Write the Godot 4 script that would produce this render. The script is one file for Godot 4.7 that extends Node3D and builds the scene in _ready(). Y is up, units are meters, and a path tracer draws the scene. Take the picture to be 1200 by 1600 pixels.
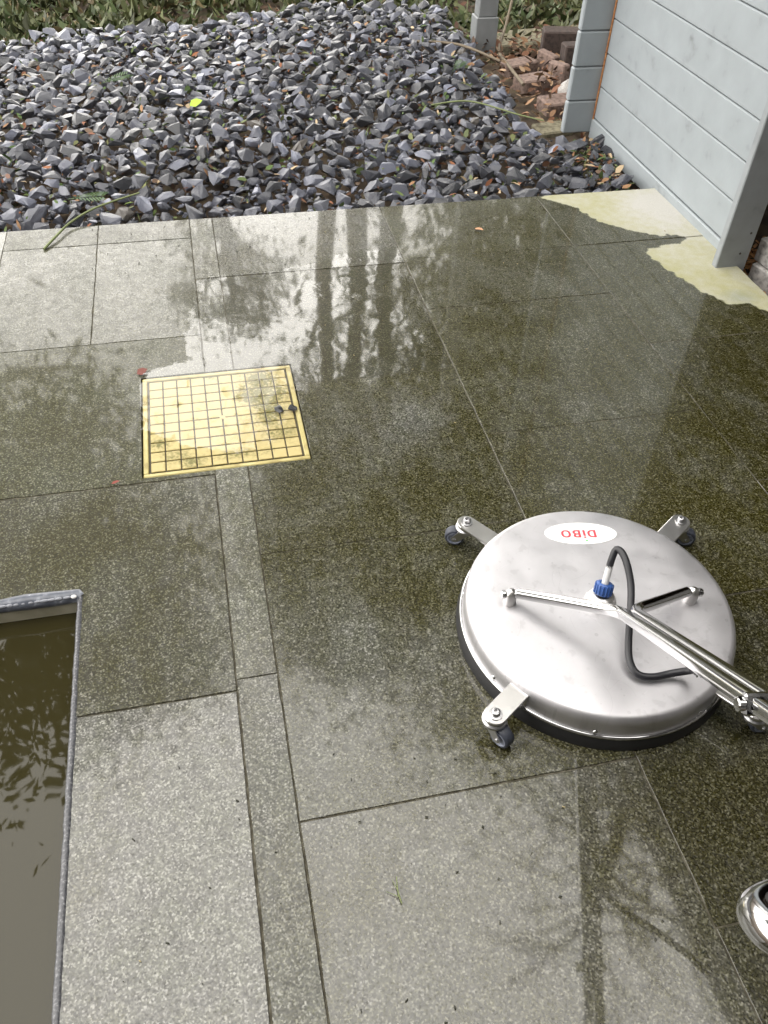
extends Node3D
# Wet paved terrace with a round surface cleaner, gravel bed, timber shed and pond corner.

const X0 := -1.31      # terrace print: metres covered by the paving textures
const Z0 := -2.83
const PW := 3.10
const PD := 3.10
const TW := 2032
const TH := 2032

var M := {}
var used := {}
var rng := RandomNumberGenerator.new()

# ------------------------------------------------------------------ mesh builder
class MB:
	var V := PackedVector3Array()
	var N := PackedVector3Array()
	var U := PackedVector2Array()
	var C := PackedColorArray()
	var I := PackedInt32Array()
	var colour := Color.WHITE
	var coloured := false

	func vert(p: Vector3, n: Vector3, uv := Vector2.ZERO) -> int:
		V.append(p); N.append(n); U.append(uv)
		if coloured: C.append(colour)
		return V.size() - 1

	func itri(a: int, b: int, c: int) -> void:   # winds the face so that its front looks along the vertex normals
		var g := (V[c] - V[a]).cross(V[b] - V[a])
		if g.dot(N[a] + N[b] + N[c]) < 0.0:
			I.append(a); I.append(c); I.append(b)
		else:
			I.append(a); I.append(b); I.append(c)

	func tri(a: Vector3, b: Vector3, c: Vector3, n: Vector3, ua := Vector2.ZERO, ub := Vector2.ZERO, uc := Vector2.ZERO) -> void:
		itri(vert(a, n, ua), vert(b, n, ub), vert(c, n, uc))

	func quad(a: Vector3, b: Vector3, c: Vector3, d: Vector3, n: Vector3, uvs := PackedVector2Array()) -> void:
		var u := uvs if uvs.size() == 4 else PackedVector2Array([Vector2(0, 0), Vector2(1, 0), Vector2(1, 1), Vector2(0, 1)])
		var i := vert(a, n, u[0]); var j := vert(b, n, u[1]); var k := vert(c, n, u[2]); var l := vert(d, n, u[3])
		itri(i, j, k); itri(i, k, l)

	func flat_quad(a: Vector3, b: Vector3, c: Vector3, d: Vector3, out_from: Vector3) -> void:
		var n := (b - a).cross(d - a)
		if n.length_squared() < 1e-16: n = (c - b).cross(d - b)
		n = n.normalized()
		if n.dot((a + b + c + d) * 0.25 - out_from) < 0.0: n = -n
		quad(a, b, c, d, n)

	# box with chamfered edges
	func box(lo: Vector3, hi: Vector3, ch := 0.0, xf := Transform3D.IDENTITY) -> void:
		var c := (lo + hi) * 0.5
		var h := (hi - lo) * 0.5
		ch = minf(ch, minf(h.x, minf(h.y, h.z)) * 0.9)
		for ax in 3:
			for s in [-1.0, 1.0]:
				var a1 := (ax + 1) % 3
				var a2 := (ax + 2) % 3
				var pts: Array[Vector3] = []
				for q in [[-1, -1], [1, -1], [1, 1], [-1, 1]]:
					var p := Vector3.ZERO
					p[ax] = s * h[ax]; p[a1] = q[0] * (h[a1] - ch); p[a2] = q[1] * (h[a2] - ch)
					pts.append(xf * (p + c))
				var n := Vector3.ZERO
				n[ax] = s
				quad(pts[0], pts[1], pts[2], pts[3], (xf.basis * n).normalized())
		if ch <= 0.0: return
		for ax in 3:   # edge chamfers run along ax
			var a1 := (ax + 1) % 3
			var a2 := (ax + 2) % 3
			for s1 in [-1.0, 1.0]:
				for s2 in [-1.0, 1.0]:
					var pts: Array[Vector3] = []
					for q in [[-1, 0], [1, 0], [1, 1], [-1, 1]]:
						var p := Vector3.ZERO
						p[ax] = q[0] * (h[ax] - ch)
						p[a1] = s1 * (h[a1] if q[1] == 0 else h[a1] - ch)
						p[a2] = s2 * (h[a2] - ch if q[1] == 0 else h[a2])
						pts.append(xf * (p + c))
					var n := Vector3.ZERO
					n[a1] = s1; n[a2] = s2
					quad(pts[0], pts[1], pts[2], pts[3], (xf.basis * n).normalized())
		for sx in [-1.0, 1.0]:
			for sy in [-1.0, 1.0]:
				for sz in [-1.0, 1.0]:
					var s := Vector3(sx, sy, sz)
					tri(xf * (c + Vector3(sx * h.x, sy * (h.y - ch), sz * (h.z - ch))), xf * (c + Vector3(sx * (h.x - ch), sy * h.y, sz * (h.z - ch))), xf * (c + Vector3(sx * (h.x - ch), sy * (h.y - ch), sz * h.z)), (xf.basis * s).normalized())

	# round bar through points, a radius at each
	func tube(pts: Array, radii: Array, sides := 10, caps := true) -> void:
		var n := pts.size()
		var up := Vector3.UP
		var prev := -1
		var last_d := Vector3.ZERO
		var side := Vector3.ZERO
		for i in n:
			var d: Vector3
			if i == 0: d = pts[1] - pts[0]
			elif i == n - 1: d = pts[n - 1] - pts[n - 2]
			else: d = (pts[i + 1] - pts[i]).normalized() + (pts[i] - pts[i - 1]).normalized()
			d = d.normalized()
			if i == 0:
				if absf(d.dot(up)) > 0.95: up = Vector3.RIGHT
				side = d.cross(up).normalized()
			else:
				side = (side - d * side.dot(d)).normalized()
			var oth := d.cross(side).normalized()
			var start := V.size()
			for k in sides + 1:
				var a := TAU * k / sides
				var nn := side * cos(a) + oth * sin(a)
				vert(pts[i] + nn * float(radii[i]), nn, Vector2(float(k) / sides, float(i)))
			if prev >= 0:
				for k in sides:
					itri(prev + k, prev + k + 1, start + k + 1)
					itri(prev + k, start + k + 1, start + k)
			if caps and (i == 0 or i == n - 1):
				var dir := -d if i == 0 else d
				var cc := vert(pts[i], dir)
				var first := V.size()
				for k in sides: 
					var a := TAU * k / sides
					vert(pts[i] + (side * cos(a) + oth * sin(a)) * float(radii[i]), dir)
				for k in sides: itri(cc, first + k, first + (k + 1) % sides)
			prev = start
			last_d = d

	# bar of rounded-square section
	func square_bar(pts: Array, radii: Array, sides := 28) -> void:
		var n := pts.size()
		var prev := -1
		var side := Vector3.ZERO
		for i in n:
			var d: Vector3
			if i == 0: d = pts[1] - pts[0]
			elif i == n - 1: d = pts[n - 1] - pts[n - 2]
			else: d = (pts[i + 1] - pts[i]).normalized() + (pts[i] - pts[i - 1]).normalized()
			d = d.normalized()
			side = d.cross(Vector3.UP).normalized()
			var oth := d.cross(side).normalized()
			var start := V.size()
			for k in sides + 1:
				var a := TAU * k / sides + 0.001
				var u := signf(cos(a)) * pow(absf(cos(a)), 0.6)
				var v := signf(sin(a)) * pow(absf(sin(a)), 0.6)
				var nn := (side * signf(u) * pow(absf(u), 2.33) + oth * signf(v) * pow(absf(v), 2.33)).normalized()
				vert(pts[i] + (side * u + oth * v) * float(radii[i]), nn, Vector2(float(k) / sides, float(i)))
			if prev >= 0:
				for k in sides:
					itri(prev + k, prev + k + 1, start + k + 1)
					itri(prev + k, start + k + 1, start + k)
			if i == 0 or i == n - 1:
				var dir := -d if i == 0 else d
				var cc := vert(pts[i], dir)
				var first := V.size()
				for k in sides: vert(V[start + k], dir)
				for k in sides: itri(cc, first + k, first + (k + 1) % sides)
			prev = start

	# body of revolution round the y axis; profile = [Vector2(r, y)...] from the bottom outside to the top centre
	func lathe(profile: Array, sides := 48, xf := Transform3D.IDENTITY, smooth := true) -> void:
		var n := profile.size()
		var seg: Array = []
		for i in n - 1:
			var t: Vector2 = profile[i + 1] - profile[i]
			seg.append(Vector2(t.y, -t.x).normalized())
		for i in n - 1:
			var na: Vector2 = seg[i]
			var nb: Vector2 = seg[i]
			if smooth:
				if i > 0 and seg[i - 1].dot(seg[i]) > 0.6: na = (seg[i - 1] + seg[i]).normalized()
				if i < n - 2 and seg[i + 1].dot(seg[i]) > 0.6: nb = (seg[i + 1] + seg[i]).normalized()
			var start := V.size()
			for k in sides + 1:
				var a := TAU * k / sides
				var dir := Vector3(cos(a), 0, sin(a))
				var pa: Vector2 = profile[i]
				var pb: Vector2 = profile[i + 1]
				vert(xf * (dir * pa.x + Vector3(0, pa.y, 0)), (xf.basis * (dir * na.x + Vector3(0, na.y, 0))).normalized(), Vector2(cos(a) * pa.x, sin(a) * pa.x) * 1.5 + Vector2(0.5, 0.5))
				vert(xf * (dir * pb.x + Vector3(0, pb.y, 0)), (xf.basis * (dir * nb.x + Vector3(0, nb.y, 0))).normalized(), Vector2(cos(a) * pb.x, sin(a) * pb.x) * 1.5 + Vector2(0.5, 0.5))
			for k in sides:
				var q := start + 2 * k
				itri(q, q + 1, q + 3); itri(q, q + 3, q + 2)

	# upright prism of a flat outline (x, z) with a chamfered top edge; uv from metres
	func prism(outline: PackedVector2Array, y0: float, y1: float, ch: float, uv_of: Callable) -> void:
		var o := outline
		if not Geometry2D.is_polygon_clockwise(o): o = PackedVector2Array(o); 
		var n := o.size()
		var inner := PackedVector2Array()
		var sgn := 1.0 if Geometry2D.is_polygon_clockwise(o) else -1.0
		for i in n:
			var e0 := (o[i] - o[(i + n - 1) % n]).normalized()
			var e1 := (o[(i + 1) % n] - o[i]).normalized()
			var n0 := Vector2(-e0.y, e0.x) * sgn
			var n1 := Vector2(-e1.y, e1.x) * sgn
			var m := (n0 + n1) / maxf(0.3, 1.0 + n0.dot(n1))
			inner.append(o[i] - m * ch)
		# pick the inset side that is really inside
		if absf(area(inner)) > absf(area(o)):
			inner.clear()
			for i in n:
				var e0 := (o[i] - o[(i + n - 1) % n]).normalized()
				var e1 := (o[(i + 1) % n] - o[i]).normalized()
				var n0 := Vector2(-e0.y, e0.x) * sgn
				var n1 := Vector2(-e1.y, e1.x) * sgn
				var m := (n0 + n1) / maxf(0.3, 1.0 + n0.dot(n1))
				inner.append(o[i] + m * ch)
		var tri_idx := Geometry2D.triangulate_polygon(inner)
		var start := V.size()
		for p in inner: vert(Vector3(p.x, y1, p.y), Vector3.UP, uv_of.call(p))
		for t in range(0, tri_idx.size(), 3): itri(start + tri_idx[t], start + tri_idx[t + 1], start + tri_idx[t + 2])
		for i in n:
			var j := (i + 1) % n
			var out := ((o[i] + o[j]) - (inner[i] + inner[j]))
			var side := Vector3(out.x, 0, out.y).normalized()
			var uv4 := PackedVector2Array([uv_of.call(inner[i]), uv_of.call(inner[j]), uv_of.call(o[j]), uv_of.call(o[i])])
			quad(Vector3(inner[i].x, y1, inner[i].y), Vector3(inner[j].x, y1, inner[j].y), Vector3(o[j].x, y1 - ch, o[j].y), Vector3(o[i].x, y1 - ch, o[i].y), (side + Vector3.UP).normalized(), uv4)
			var uvw := PackedVector2Array([uv_of.call(o[i]), uv_of.call(o[j]), uv_of.call(o[j] + (inner[j] - o[j]) * 8.0), uv_of.call(o[i] + (inner[i] - o[i]) * 8.0)])
			quad(Vector3(o[i].x, y1 - ch, o[i].y), Vector3(o[j].x, y1 - ch, o[j].y), Vector3(o[j].x, y0, o[j].y), Vector3(o[i].x, y0, o[i].y), side, uvw)

	func area(p: PackedVector2Array) -> float:
		var s := 0.0
		for i in p.size():
			var q := p[(i + 1) % p.size()]
			s += p[i].x * q.y - p[i].y * q.x
		return s * 0.5

	func mesh(mat: Material) -> ArrayMesh:
		var a := []
		a.resize(Mesh.ARRAY_MAX)
		a[Mesh.ARRAY_VERTEX] = V; a[Mesh.ARRAY_NORMAL] = N; a[Mesh.ARRAY_TEX_UV] = U; a[Mesh.ARRAY_INDEX] = I
		if coloured: a[Mesh.ARRAY_COLOR] = C
		var m := ArrayMesh.new()
		m.add_surface_from_arrays(Mesh.PRIMITIVE_TRIANGLES, a)
		m.surface_set_material(0, mat)
		return m

# ------------------------------------------------------------------ scene helpers
func numbered(n: String) -> String:
	if not used.has(n):
		used[n] = 0
		return n
	used[n] += 1
	return "%s_%03d" % [n, used[n]]

func thing(called: String, label: String, category: String, at := Vector3.ZERO, group := "", kind := "") -> Node3D:
	var o := Node3D.new()
	o.name = numbered(called)
	add_child(o)
	o.position = at
	tag(o, label, category, group, kind)
	return o

func tag(o: Node, label: String, category: String, group := "", kind := "") -> void:
	if label: o.set_meta("label", label)
	if category: o.set_meta("category", category)
	if group: o.set_meta("group", group)
	if kind: o.set_meta("kind", kind)

func put(called: String, mesh: Mesh, parent: Node, at := Transform3D.IDENTITY, mat: Material = null) -> MeshInstance3D:
	var o := MeshInstance3D.new()
	o.name = numbered(called) if parent == self else called
	o.mesh = mesh
	o.transform = at
	if mat: o.material_override = mat
	parent.add_child(o, true)
	return o

func lin(r: float, g: float, b: float) -> Color:
	return Color(r, g, b).linear_to_srgb()

func mat(called: String, c: Color, rough: float, metal := 0.0, spec := 0.5) -> StandardMaterial3D:
	var m := StandardMaterial3D.new()
	m.resource_name = called
	m.albedo_color = c
	m.roughness = rough
	m.metallic = metal
	m.metallic_specular = spec
	M[called] = m
	return m

func noise(freq: float, sd: int, type := FastNoiseLite.TYPE_SIMPLEX_SMOOTH, oct := 4) -> FastNoiseLite:
	var n := FastNoiseLite.new()
	n.noise_type = type
	n.frequency = freq
	n.seed = sd
	n.fractal_octaves = oct
	n.fractal_type = FastNoiseLite.FRACTAL_FBM if oct > 1 else FastNoiseLite.FRACTAL_NONE
	return n

func tex(im: Image) -> ImageTexture:
	im.generate_mipmaps()
	return ImageTexture.create_from_image(im)

# used sheet steel: cloudy water marks, fine scratches, dried splashes
func deck_print() -> ImageTexture:
	var n := 1024
	var a := noise(0.011, 31, FastNoiseLite.TYPE_SIMPLEX_SMOOTH, 5).get_image(n, n)
	a.convert(Image.FORMAT_L8)
	var A := a.get_data()
	var v := PackedFloat32Array()
	v.resize(n * n)
	for i in n * n:
		var t := A[i] / 255.0
		v[i] = 0.62 + 0.05 * (t - 0.5) - 0.05 * (1.0 - smoothstep(0.17, 0.27, t))
	var r := RandomNumberGenerator.new()
	r.seed = 36
	for k in 520:   # scratches
		var p := Vector2(r.randf(), r.randf()) * n
		var d := Vector2.from_angle(r.randf() * TAU)
		var bend := r.randfn() * 0.01
		var w := r.randf_range(-0.09, 0.07)
		for q in r.randi_range(12, 110):
			p += d
			d = d.rotated(bend)
			if p.x < 0 or p.y < 0 or p.x >= n or p.y >= n: break
			v[int(p.y) * n + int(p.x)] += w
	for k in 650:   # splashes
		var c := Vector2(r.randf(), r.randf()) * n
		var rad := 1.0 + 4.5 * pow(r.randf(), 3.0)
		var w := r.randf_range(-0.12, 0.03)
		for y in range(int(c.y - rad) - 1, int(c.y + rad) + 2):
			for x in range(int(c.x - rad) - 1, int(c.x + rad) + 2):
				if x < 0 or y < 0 or x >= n or y >= n: continue
				var d := Vector2(x, y).distance_to(c) / rad
				if d < 1.0: v[y * n + x] += w * (0.5 + 0.5 * d)
	var out := PackedByteArray()
	out.resize(n * n * 3)
	for i in n * n:
		var c := Color(v[i], v[i] * 0.985, v[i] * 1.02).clamp().linear_to_srgb()
		out[3 * i] = int(c.r * 255); out[3 * i + 1] = int(c.g * 255); out[3 * i + 2] = int(c.b * 255)
	return tex(Image.create_from_data(n, n, false, Image.FORMAT_RGB8, out))

# yellow plastic with brown algae staining, deepened upper right for the dark mirrored tree crown (u along x, v along z)
func cover_print() -> ImageTexture:
	var n := 384
	var a := noise(0.018, 41).get_image(n, n)
	var c := noise(0.09, 42).get_image(n, n)
	a.convert(Image.FORMAT_L8); c.convert(Image.FORMAT_L8)
	var A := a.get_data()
	var C := c.get_data()
	var stains_and_reflection := [[0.78, 0.12, 0.10, 0.10, 1.0], [0.70, 0.30, 0.09, 0.10, 0.8], [0.80, 0.48, 0.09, 0.16, 0.8], [0.88, 0.30, 0.08, 0.08, 0.55], [0.46, 0.02, 0.06, 0.05, 0.9], [0.10, 0.70, 0.07, 0.05, 0.6], [0.28, 0.9, 0.07, 0.05, 0.6], [0.58, 0.88, 0.16, 0.04, 0.4], [0.85, 0.72, 0.1, 0.05, 0.5], [0.2, 0.82, 0.1, 0.06, 0.4]]
	var im := Image.create(n, n, false, Image.FORMAT_RGB8)
	for y in n:
		for x in n:
			var u := float(x) / n
			var v := float(y) / n
			var s := 0.0
			for e in stains_and_reflection:
				var dx: float = (u - e[0]) / e[2]
				var dy: float = (v - e[1]) / e[3]
				s += 1.5 * e[4] * exp(-(dx * dx + dy * dy))
			var k := A[y * n + x] / 255.0 - 0.5
			var f := C[y * n + x] / 255.0 - 0.5
			var t := clampf(s * (1.0 + 1.6 * f) + 0.5 * k + 0.5 * f - 0.08, 0.0, 1.0)
			im.set_pixel(x, y, Color(0.42, 0.345, 0.145).lerp(Color(0.12, 0.11, 0.02), t).linear_to_srgb())
	return tex(im)

# a tiling colour print made of noise between colours (linear)
func mottle(size: int, freq: float, sd: int, stops: Array, type := FastNoiseLite.TYPE_SIMPLEX_SMOOTH, oct := 4) -> ImageTexture:
	var src := noise(freq, sd, type, oct).get_seamless_image(size, size)
	src.convert(Image.FORMAT_L8)
	var d := src.get_data()
	var lut: Array = []
	for i in 256:
		var t := i / 255.0
		var c: Color = stops[0][1]
		for k in stops.size() - 1:
			if t >= stops[k][0]:
				c = (stops[k][1] as Color).lerp(stops[k + 1][1], clampf((t - stops[k][0]) / maxf(1e-4, stops[k + 1][0] - stops[k][0]), 0, 1))
		c = c.linear_to_srgb()
		lut.append([int(c.r * 255), int(c.g * 255), int(c.b * 255)])
	var out := PackedByteArray()
	out.resize(size * size * 3)
	for i in size * size:
		var e: Array = lut[d[i]]
		out[3 * i] = e[0]; out[3 * i + 1] = e[1]; out[3 * i + 2] = e[2]
	return tex(Image.create_from_data(size, size, false, Image.FORMAT_RGB8, out))

func grey(size: int, freq: float, sd: int, lo: float, hi: float, type := FastNoiseLite.TYPE_SIMPLEX_SMOOTH, oct := 4) -> ImageTexture:
	return mottle(size, freq, sd, [[0.0, Color(lo, lo, lo).srgb_to_linear()], [1.0, Color(hi, hi, hi).srgb_to_linear()]], type, oct)

func triplanar(m: StandardMaterial3D, scale: float, world := false) -> void:
	m.uv1_triplanar = true
	m.uv1_world_triplanar = world
	m.uv1_scale = Vector3.ONE * scale

func _ready() -> void:
	rng.seed = 7
	setup_camera_and_light()
	make_materials()
	build_ground()
	build_terrace()
	build_manhole()
	build_pond()
	build_puddles()
	build_gravel()
	build_shed()
	build_house()
	build_trees()
	build_cleaner()
	build_background()
	build_small_things()

func setup_camera_and_light() -> void:
	var cam := Camera3D.new()
	cam.name = "camera"
	cam.transform = Transform3D(Basis(Vector3(0.97742, 0.02861, 0.20936), Vector3(0.12828, 0.70696, -0.69552), Vector3(-0.16791, 0.70667, 0.68733)).orthonormalized(), Vector3(0, 1.3235, 0))
	cam.fov = rad_to_deg(2.0 * atan(800.0 / 1283.0))
	cam.near = 0.02
	cam.far = 900.0
	add_child(cam)
	cam.current = true
	var sky_m := ProceduralSkyMaterial.new()
	sky_m.sky_top_color = Color(0.865, 0.895, 0.985)
	sky_m.sky_horizon_color = Color(0.875, 0.90, 0.975)
	sky_m.ground_horizon_color = Color(0.30, 0.30, 0.27)
	sky_m.ground_bottom_color = Color(0.15, 0.15, 0.13)
	sky_m.sun_angle_max = 1.0
	var sky := Sky.new()
	sky.sky_material = sky_m
	var env := Environment.new()
	env.background_mode = Environment.BG_SKY
	env.sky = sky
	env.background_energy_multiplier = 1.0
	env.tonemap_mode = Environment.TONE_MAPPER_LINEAR
	env.tonemap_exposure = 16.2
	env.sdfgi_enabled = true
	env.ssao_enabled = true
	env.ssil_enabled = true
	var we := WorldEnvironment.new()
	we.name = "environment"
	we.environment = env
	add_child(we)
	var sun := DirectionalLight3D.new()
	sun.name = "sun"
	sun.light_energy = 0.16
	sun.light_color = Color(1.0, 0.985, 0.96)
	sun.light_angular_distance = 170.0
	sun.shadow_enabled = true
	add_child(sun)
	sun.look_at_from_position(Vector3(-0.6, 6.0, -0.3), Vector3.ZERO)

# ------------------------------------------------------------------ materials
func make_materials() -> void:
	var m: StandardMaterial3D
	m = mat("soil", Color.WHITE, 0.95)
	m.albedo_texture = mottle(512, 0.02, 3, [[0.0, Color(0.022, 0.014, 0.008)], [0.45, Color(0.05, 0.034, 0.02)], [0.6, Color(0.075, 0.05, 0.03)], [1.0, Color(0.06, 0.065, 0.025)]])
	triplanar(m, 0.7, true)
	mat("bedding", lin(0.02, 0.019, 0.014), 0.9)
	m = mat("grout", Color.WHITE, 0.9)
	m.albedo_texture = mottle(256, 0.05, 5, [[0.0, Color(0.018, 0.015, 0.008)], [0.5, Color(0.05, 0.044, 0.028)], [1.0, Color(0.13, 0.12, 0.09)]])
	triplanar(m, 3.0, true)
	# crushed stone
	m = mat("stone", Color.WHITE, 0.32, 0.0, 0.55)
	m.vertex_color_use_as_albedo = true
	m.albedo_texture = mottle(256, 0.03, 11, [[0.0, Color(0.35, 0.36, 0.4)], [0.45, Color(0.62, 0.63, 0.66)], [0.68, Color(0.8, 0.81, 0.83)], [0.74, Color(1, 1, 1)], [1.0, Color(1, 1, 1)]])
	m.heightmap_enabled = true
	m.heightmap_texture = grey(256, 0.06, 12, 0, 1)
	m.heightmap_scale = 0.6
	m.clearcoat_enabled = true
	m.clearcoat = 0.6
	m.clearcoat_roughness = 0.2
	triplanar(m, 9.0)
	# shed paint, weathered
	m = mat("shed_paint", Color.WHITE, 0.55, 0.0, 0.4)
	m.albedo_texture = mottle(1024, 0.006, 21, [[0.0, Color(0.17, 0.185, 0.195)], [0.1, Color(0.235, 0.257, 0.272)], [0.24, Color(0.272, 0.30, 0.318)], [1.0, Color(0.30, 0.33, 0.352)]], FastNoiseLite.TYPE_SIMPLEX_SMOOTH, 5)
	m.heightmap_enabled = true
	m.heightmap_texture = grey(512, 0.03, 22, 0.2, 1)
	m.heightmap_scale = 0.08
	triplanar(m, 1.1, true)
	m = mat("post_paint_shaded", Color.WHITE, 0.6, 0.0, 0.4)  # the shed's paint, darkened to carry the shade on the post front
	m.albedo_texture = mottle(512, 0.012, 23, [[0.0, Color(0.2, 0.215, 0.225)], [0.3, Color(0.25, 0.268, 0.28)], [1.0, Color(0.28, 0.3, 0.318)]])
	triplanar(m, 1.6, true)
	m = mat("rust", Color.WHITE, 0.8)
	m.albedo_texture = mottle(256, 0.04, 25, [[0.0, Color(0.14, 0.05, 0.02)], [0.5, Color(0.33, 0.14, 0.05)], [1.0, Color(0.45, 0.24, 0.1)]])
	triplanar(m, 4.0, true)
	# stainless steel
	m = mat("steel_sheet", Color.WHITE, 1.0, 1.0)
	m.albedo_texture = deck_print()
	m.roughness_texture = grey(512, 0.012, 32, 0.42, 0.55)
	m = mat("steel_bracket", lin(0.62, 0.61, 0.6), 0.34, 1.0)
	m.roughness_texture = grey(256, 0.02, 34, 0.8, 1.0)
	triplanar(m, 5.0)
	mat("chrome", lin(0.58, 0.58, 0.585), 0.1, 1.0)
	mat("zinc", lin(0.5, 0.5, 0.51), 0.3, 1.0)
	mat("rubber", lin(0.012, 0.012, 0.013), 0.5)
	mat("hose_rubber", lin(0.014, 0.014, 0.018), 0.42)
	mat("tyre", lin(0.035, 0.04, 0.055), 0.5)
	mat("wheel_hub", lin(0.22, 0.24, 0.30), 0.4)
	mat("blue_plastic", lin(0.03, 0.085, 0.28), 0.35)
	mat("white_plastic", lin(0.62, 0.62, 0.62), 0.4)
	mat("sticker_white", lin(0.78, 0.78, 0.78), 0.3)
	mat("sticker_red", lin(0.68, 0.06, 0.08), 0.35)
	mat("sticker_green", lin(0.15, 0.5, 0.15), 0.35)
	mat("sticker_grey", lin(0.3, 0.3, 0.33), 0.4)
	# manhole cover
	m = mat("cover_yellow", Color.WHITE, 0.4)
	m.albedo_texture = cover_print()
	triplanar(m, 2.5, true)
	m.uv1_offset = Vector3(0.55, 0.0, 4.7525)
	mat("cover_groove", lin(0.045, 0.034, 0.012), 0.6)  # plate colour darkened so the grooves look deeper
	m = mat("cover_frame", Color.WHITE, 0.45)
	m.albedo_texture = mottle(256, 0.02, 43, [[0.0, Color(0.16, 0.11, 0.03)], [0.4, Color(0.38, 0.32, 0.12)], [1.0, Color(0.48, 0.43, 0.2)]])
	triplanar(m, 2.5, true)
	# water
	m = mat("puddle_water", Color(1, 1, 1, 0.0), 0.03)
	m.transparency = BaseMaterial3D.TRANSPARENCY_ALPHA
	mat("pond_water", lin(0.026, 0.0225, 0.009), 0.02, 0.0, 0.40)
	m = mat("pond_liner", Color.WHITE, 0.45)
	m.albedo_texture = mottle(256, 0.03, 45, [[0.0, Color(0.36, 0.335, 0.24)], [1.0, Color(0.5, 0.47, 0.37)]])
	triplanar(m, 2.0, true)
	m = mat("pond_edge_rubber", Color.WHITE, 0.3)
	m.albedo_texture = mottle(512, 0.02, 46, [[0.0, Color(0.045, 0.05, 0.065)], [0.5, Color(0.09, 0.1, 0.125)], [0.7, Color(0.13, 0.14, 0.17)], [0.8, Color(0.3, 0.32, 0.36)], [1.0, Color(0.45, 0.47, 0.5)]])
	triplanar(m, 3.2, true)
	# plants
	for k in [["leaf_dark", 0.022, 0.034, 0.012], ["leaf_mid", 0.045, 0.065, 0.02], ["leaf_olive", 0.075, 0.085, 0.035], ["leaf_lime", 0.30, 0.48, 0.05], ["fern", 0.05, 0.10, 0.03], ["needle", 0.02, 0.03, 0.014]]:
		m = mat(k[0], lin(k[1], k[2], k[3]), 0.5)
		m.backlight_enabled = true
		m.backlight = lin(k[1] * 0.6, k[2] * 0.7, k[3] * 0.4)
		m.cull_mode = BaseMaterial3D.CULL_DISABLED
	mat("dead_leaf", Color.WHITE, 0.7).vertex_color_use_as_albedo = true
	M.dead_leaf.cull_mode = BaseMaterial3D.CULL_DISABLED
	mat("plant_mix", Color.WHITE, 0.6).vertex_color_use_as_albedo = true
	M.plant_mix.cull_mode = BaseMaterial3D.CULL_DISABLED
	m = mat("bark", Color.WHITE, 0.9)
	m.albedo_texture = mottle(256, 0.03, 51, [[0.0, Color(0.022, 0.016, 0.011)], [1.0, Color(0.085, 0.064, 0.045)]])
	triplanar(m, 1.2, true)
	mat("twig", lin(0.15, 0.12, 0.085), 0.8)
	mat("twig_green", lin(0.16, 0.19, 0.08), 0.7)
	# bricks and stones
	for k in [["paver_pink", 0.22, 0.155, 0.13], ["paver_dark", 0.06, 0.042, 0.036], ["paver_moss", 0.2, 0.18, 0.12], ["paver_white", 0.52, 0.5, 0.48]]:
		m = mat(k[0], Color.WHITE, 0.85)
		var c := Color(k[1], k[2], k[3])
		m.albedo_texture = mottle(256, 0.035, 60 + used.size(), [[0.0, c * 0.3], [0.35, c * 0.7], [0.55, c], [1.0, c * 1.15]])
		triplanar(m, 4.0)
	mat("wood_chip", Color.WHITE, 0.8).vertex_color_use_as_albedo = true
	m = mat("render_wall", Color.WHITE, 0.9)
	m.albedo_texture = mottle(256, 0.03, 71, [[0.0, Color(0.09, 0.088, 0.086)], [1.0, Color(0.14, 0.137, 0.133)]])
	triplanar(m, 0.8, true)
	m = mat("roof_tile", Color.WHITE, 0.8)
	m.albedo_texture = mottle(256, 0.03, 72, [[0.0, Color(0.025, 0.024, 0.023)], [1.0, Color(0.055, 0.05, 0.046)]])
	triplanar(m, 0.8, true)
	mat("fascia", lin(0.05, 0.045, 0.04), 0.6)
	m = mat("window_glass", Color(0.02, 0.022, 0.025), 0.05)
	m = mat("metal_post", Color.WHITE, 0.5)
	m.albedo_texture = mottle(256, 0.02, 73, [[0.0, Color(0.15, 0.16, 0.165)], [1.0, Color(0.2, 0.21, 0.215)]])
	triplanar(m, 1.5, true)
	m = mat("lip_stone", Color.WHITE, 0.35)
	m.albedo_texture = mottle(256, 0.12, 47, [[0.0, Color(0.02, 0.021, 0.026)], [0.5, Color(0.06, 0.062, 0.07)], [0.68, Color(0.09, 0.092, 0.1)], [0.78, Color(0.2, 0.2, 0.21)], [1.0, Color(0.26, 0.26, 0.27)]])
	triplanar(m, 5.0, true)
	mat("pond_bead", lin(0.22, 0.23, 0.26), 0.08)
	mat("pebble_dark", lin(0.02, 0.021, 0.024), 0.3)
	mat("timber_dark", lin(0.09, 0.06, 0.035), 0.8)

# ------------------------------------------------------------------ ground
func build_ground() -> void:
	var b := MB.new()
	var s := 400.0
	b.quad(Vector3(-s, 0, -s), Vector3(s, 0, -s), Vector3(s, 0, s), Vector3(-s, 0, s), Vector3.UP)
	var g := put("ground", b.mesh(M.soil), self, Transform3D(Basis(), Vector3(0, -0.16, 0)))
	tag(g, "bare brown garden soil spreading out beyond the gravel", "ground", "", "structure")

# ------------------------------------------------------------------ terrace
# slabs: outline rectangle, dirt 0..1, yellow-green 0..1, wet 0..1, tone 0..1 (0.5 = as is)
var SLABS := []

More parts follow.
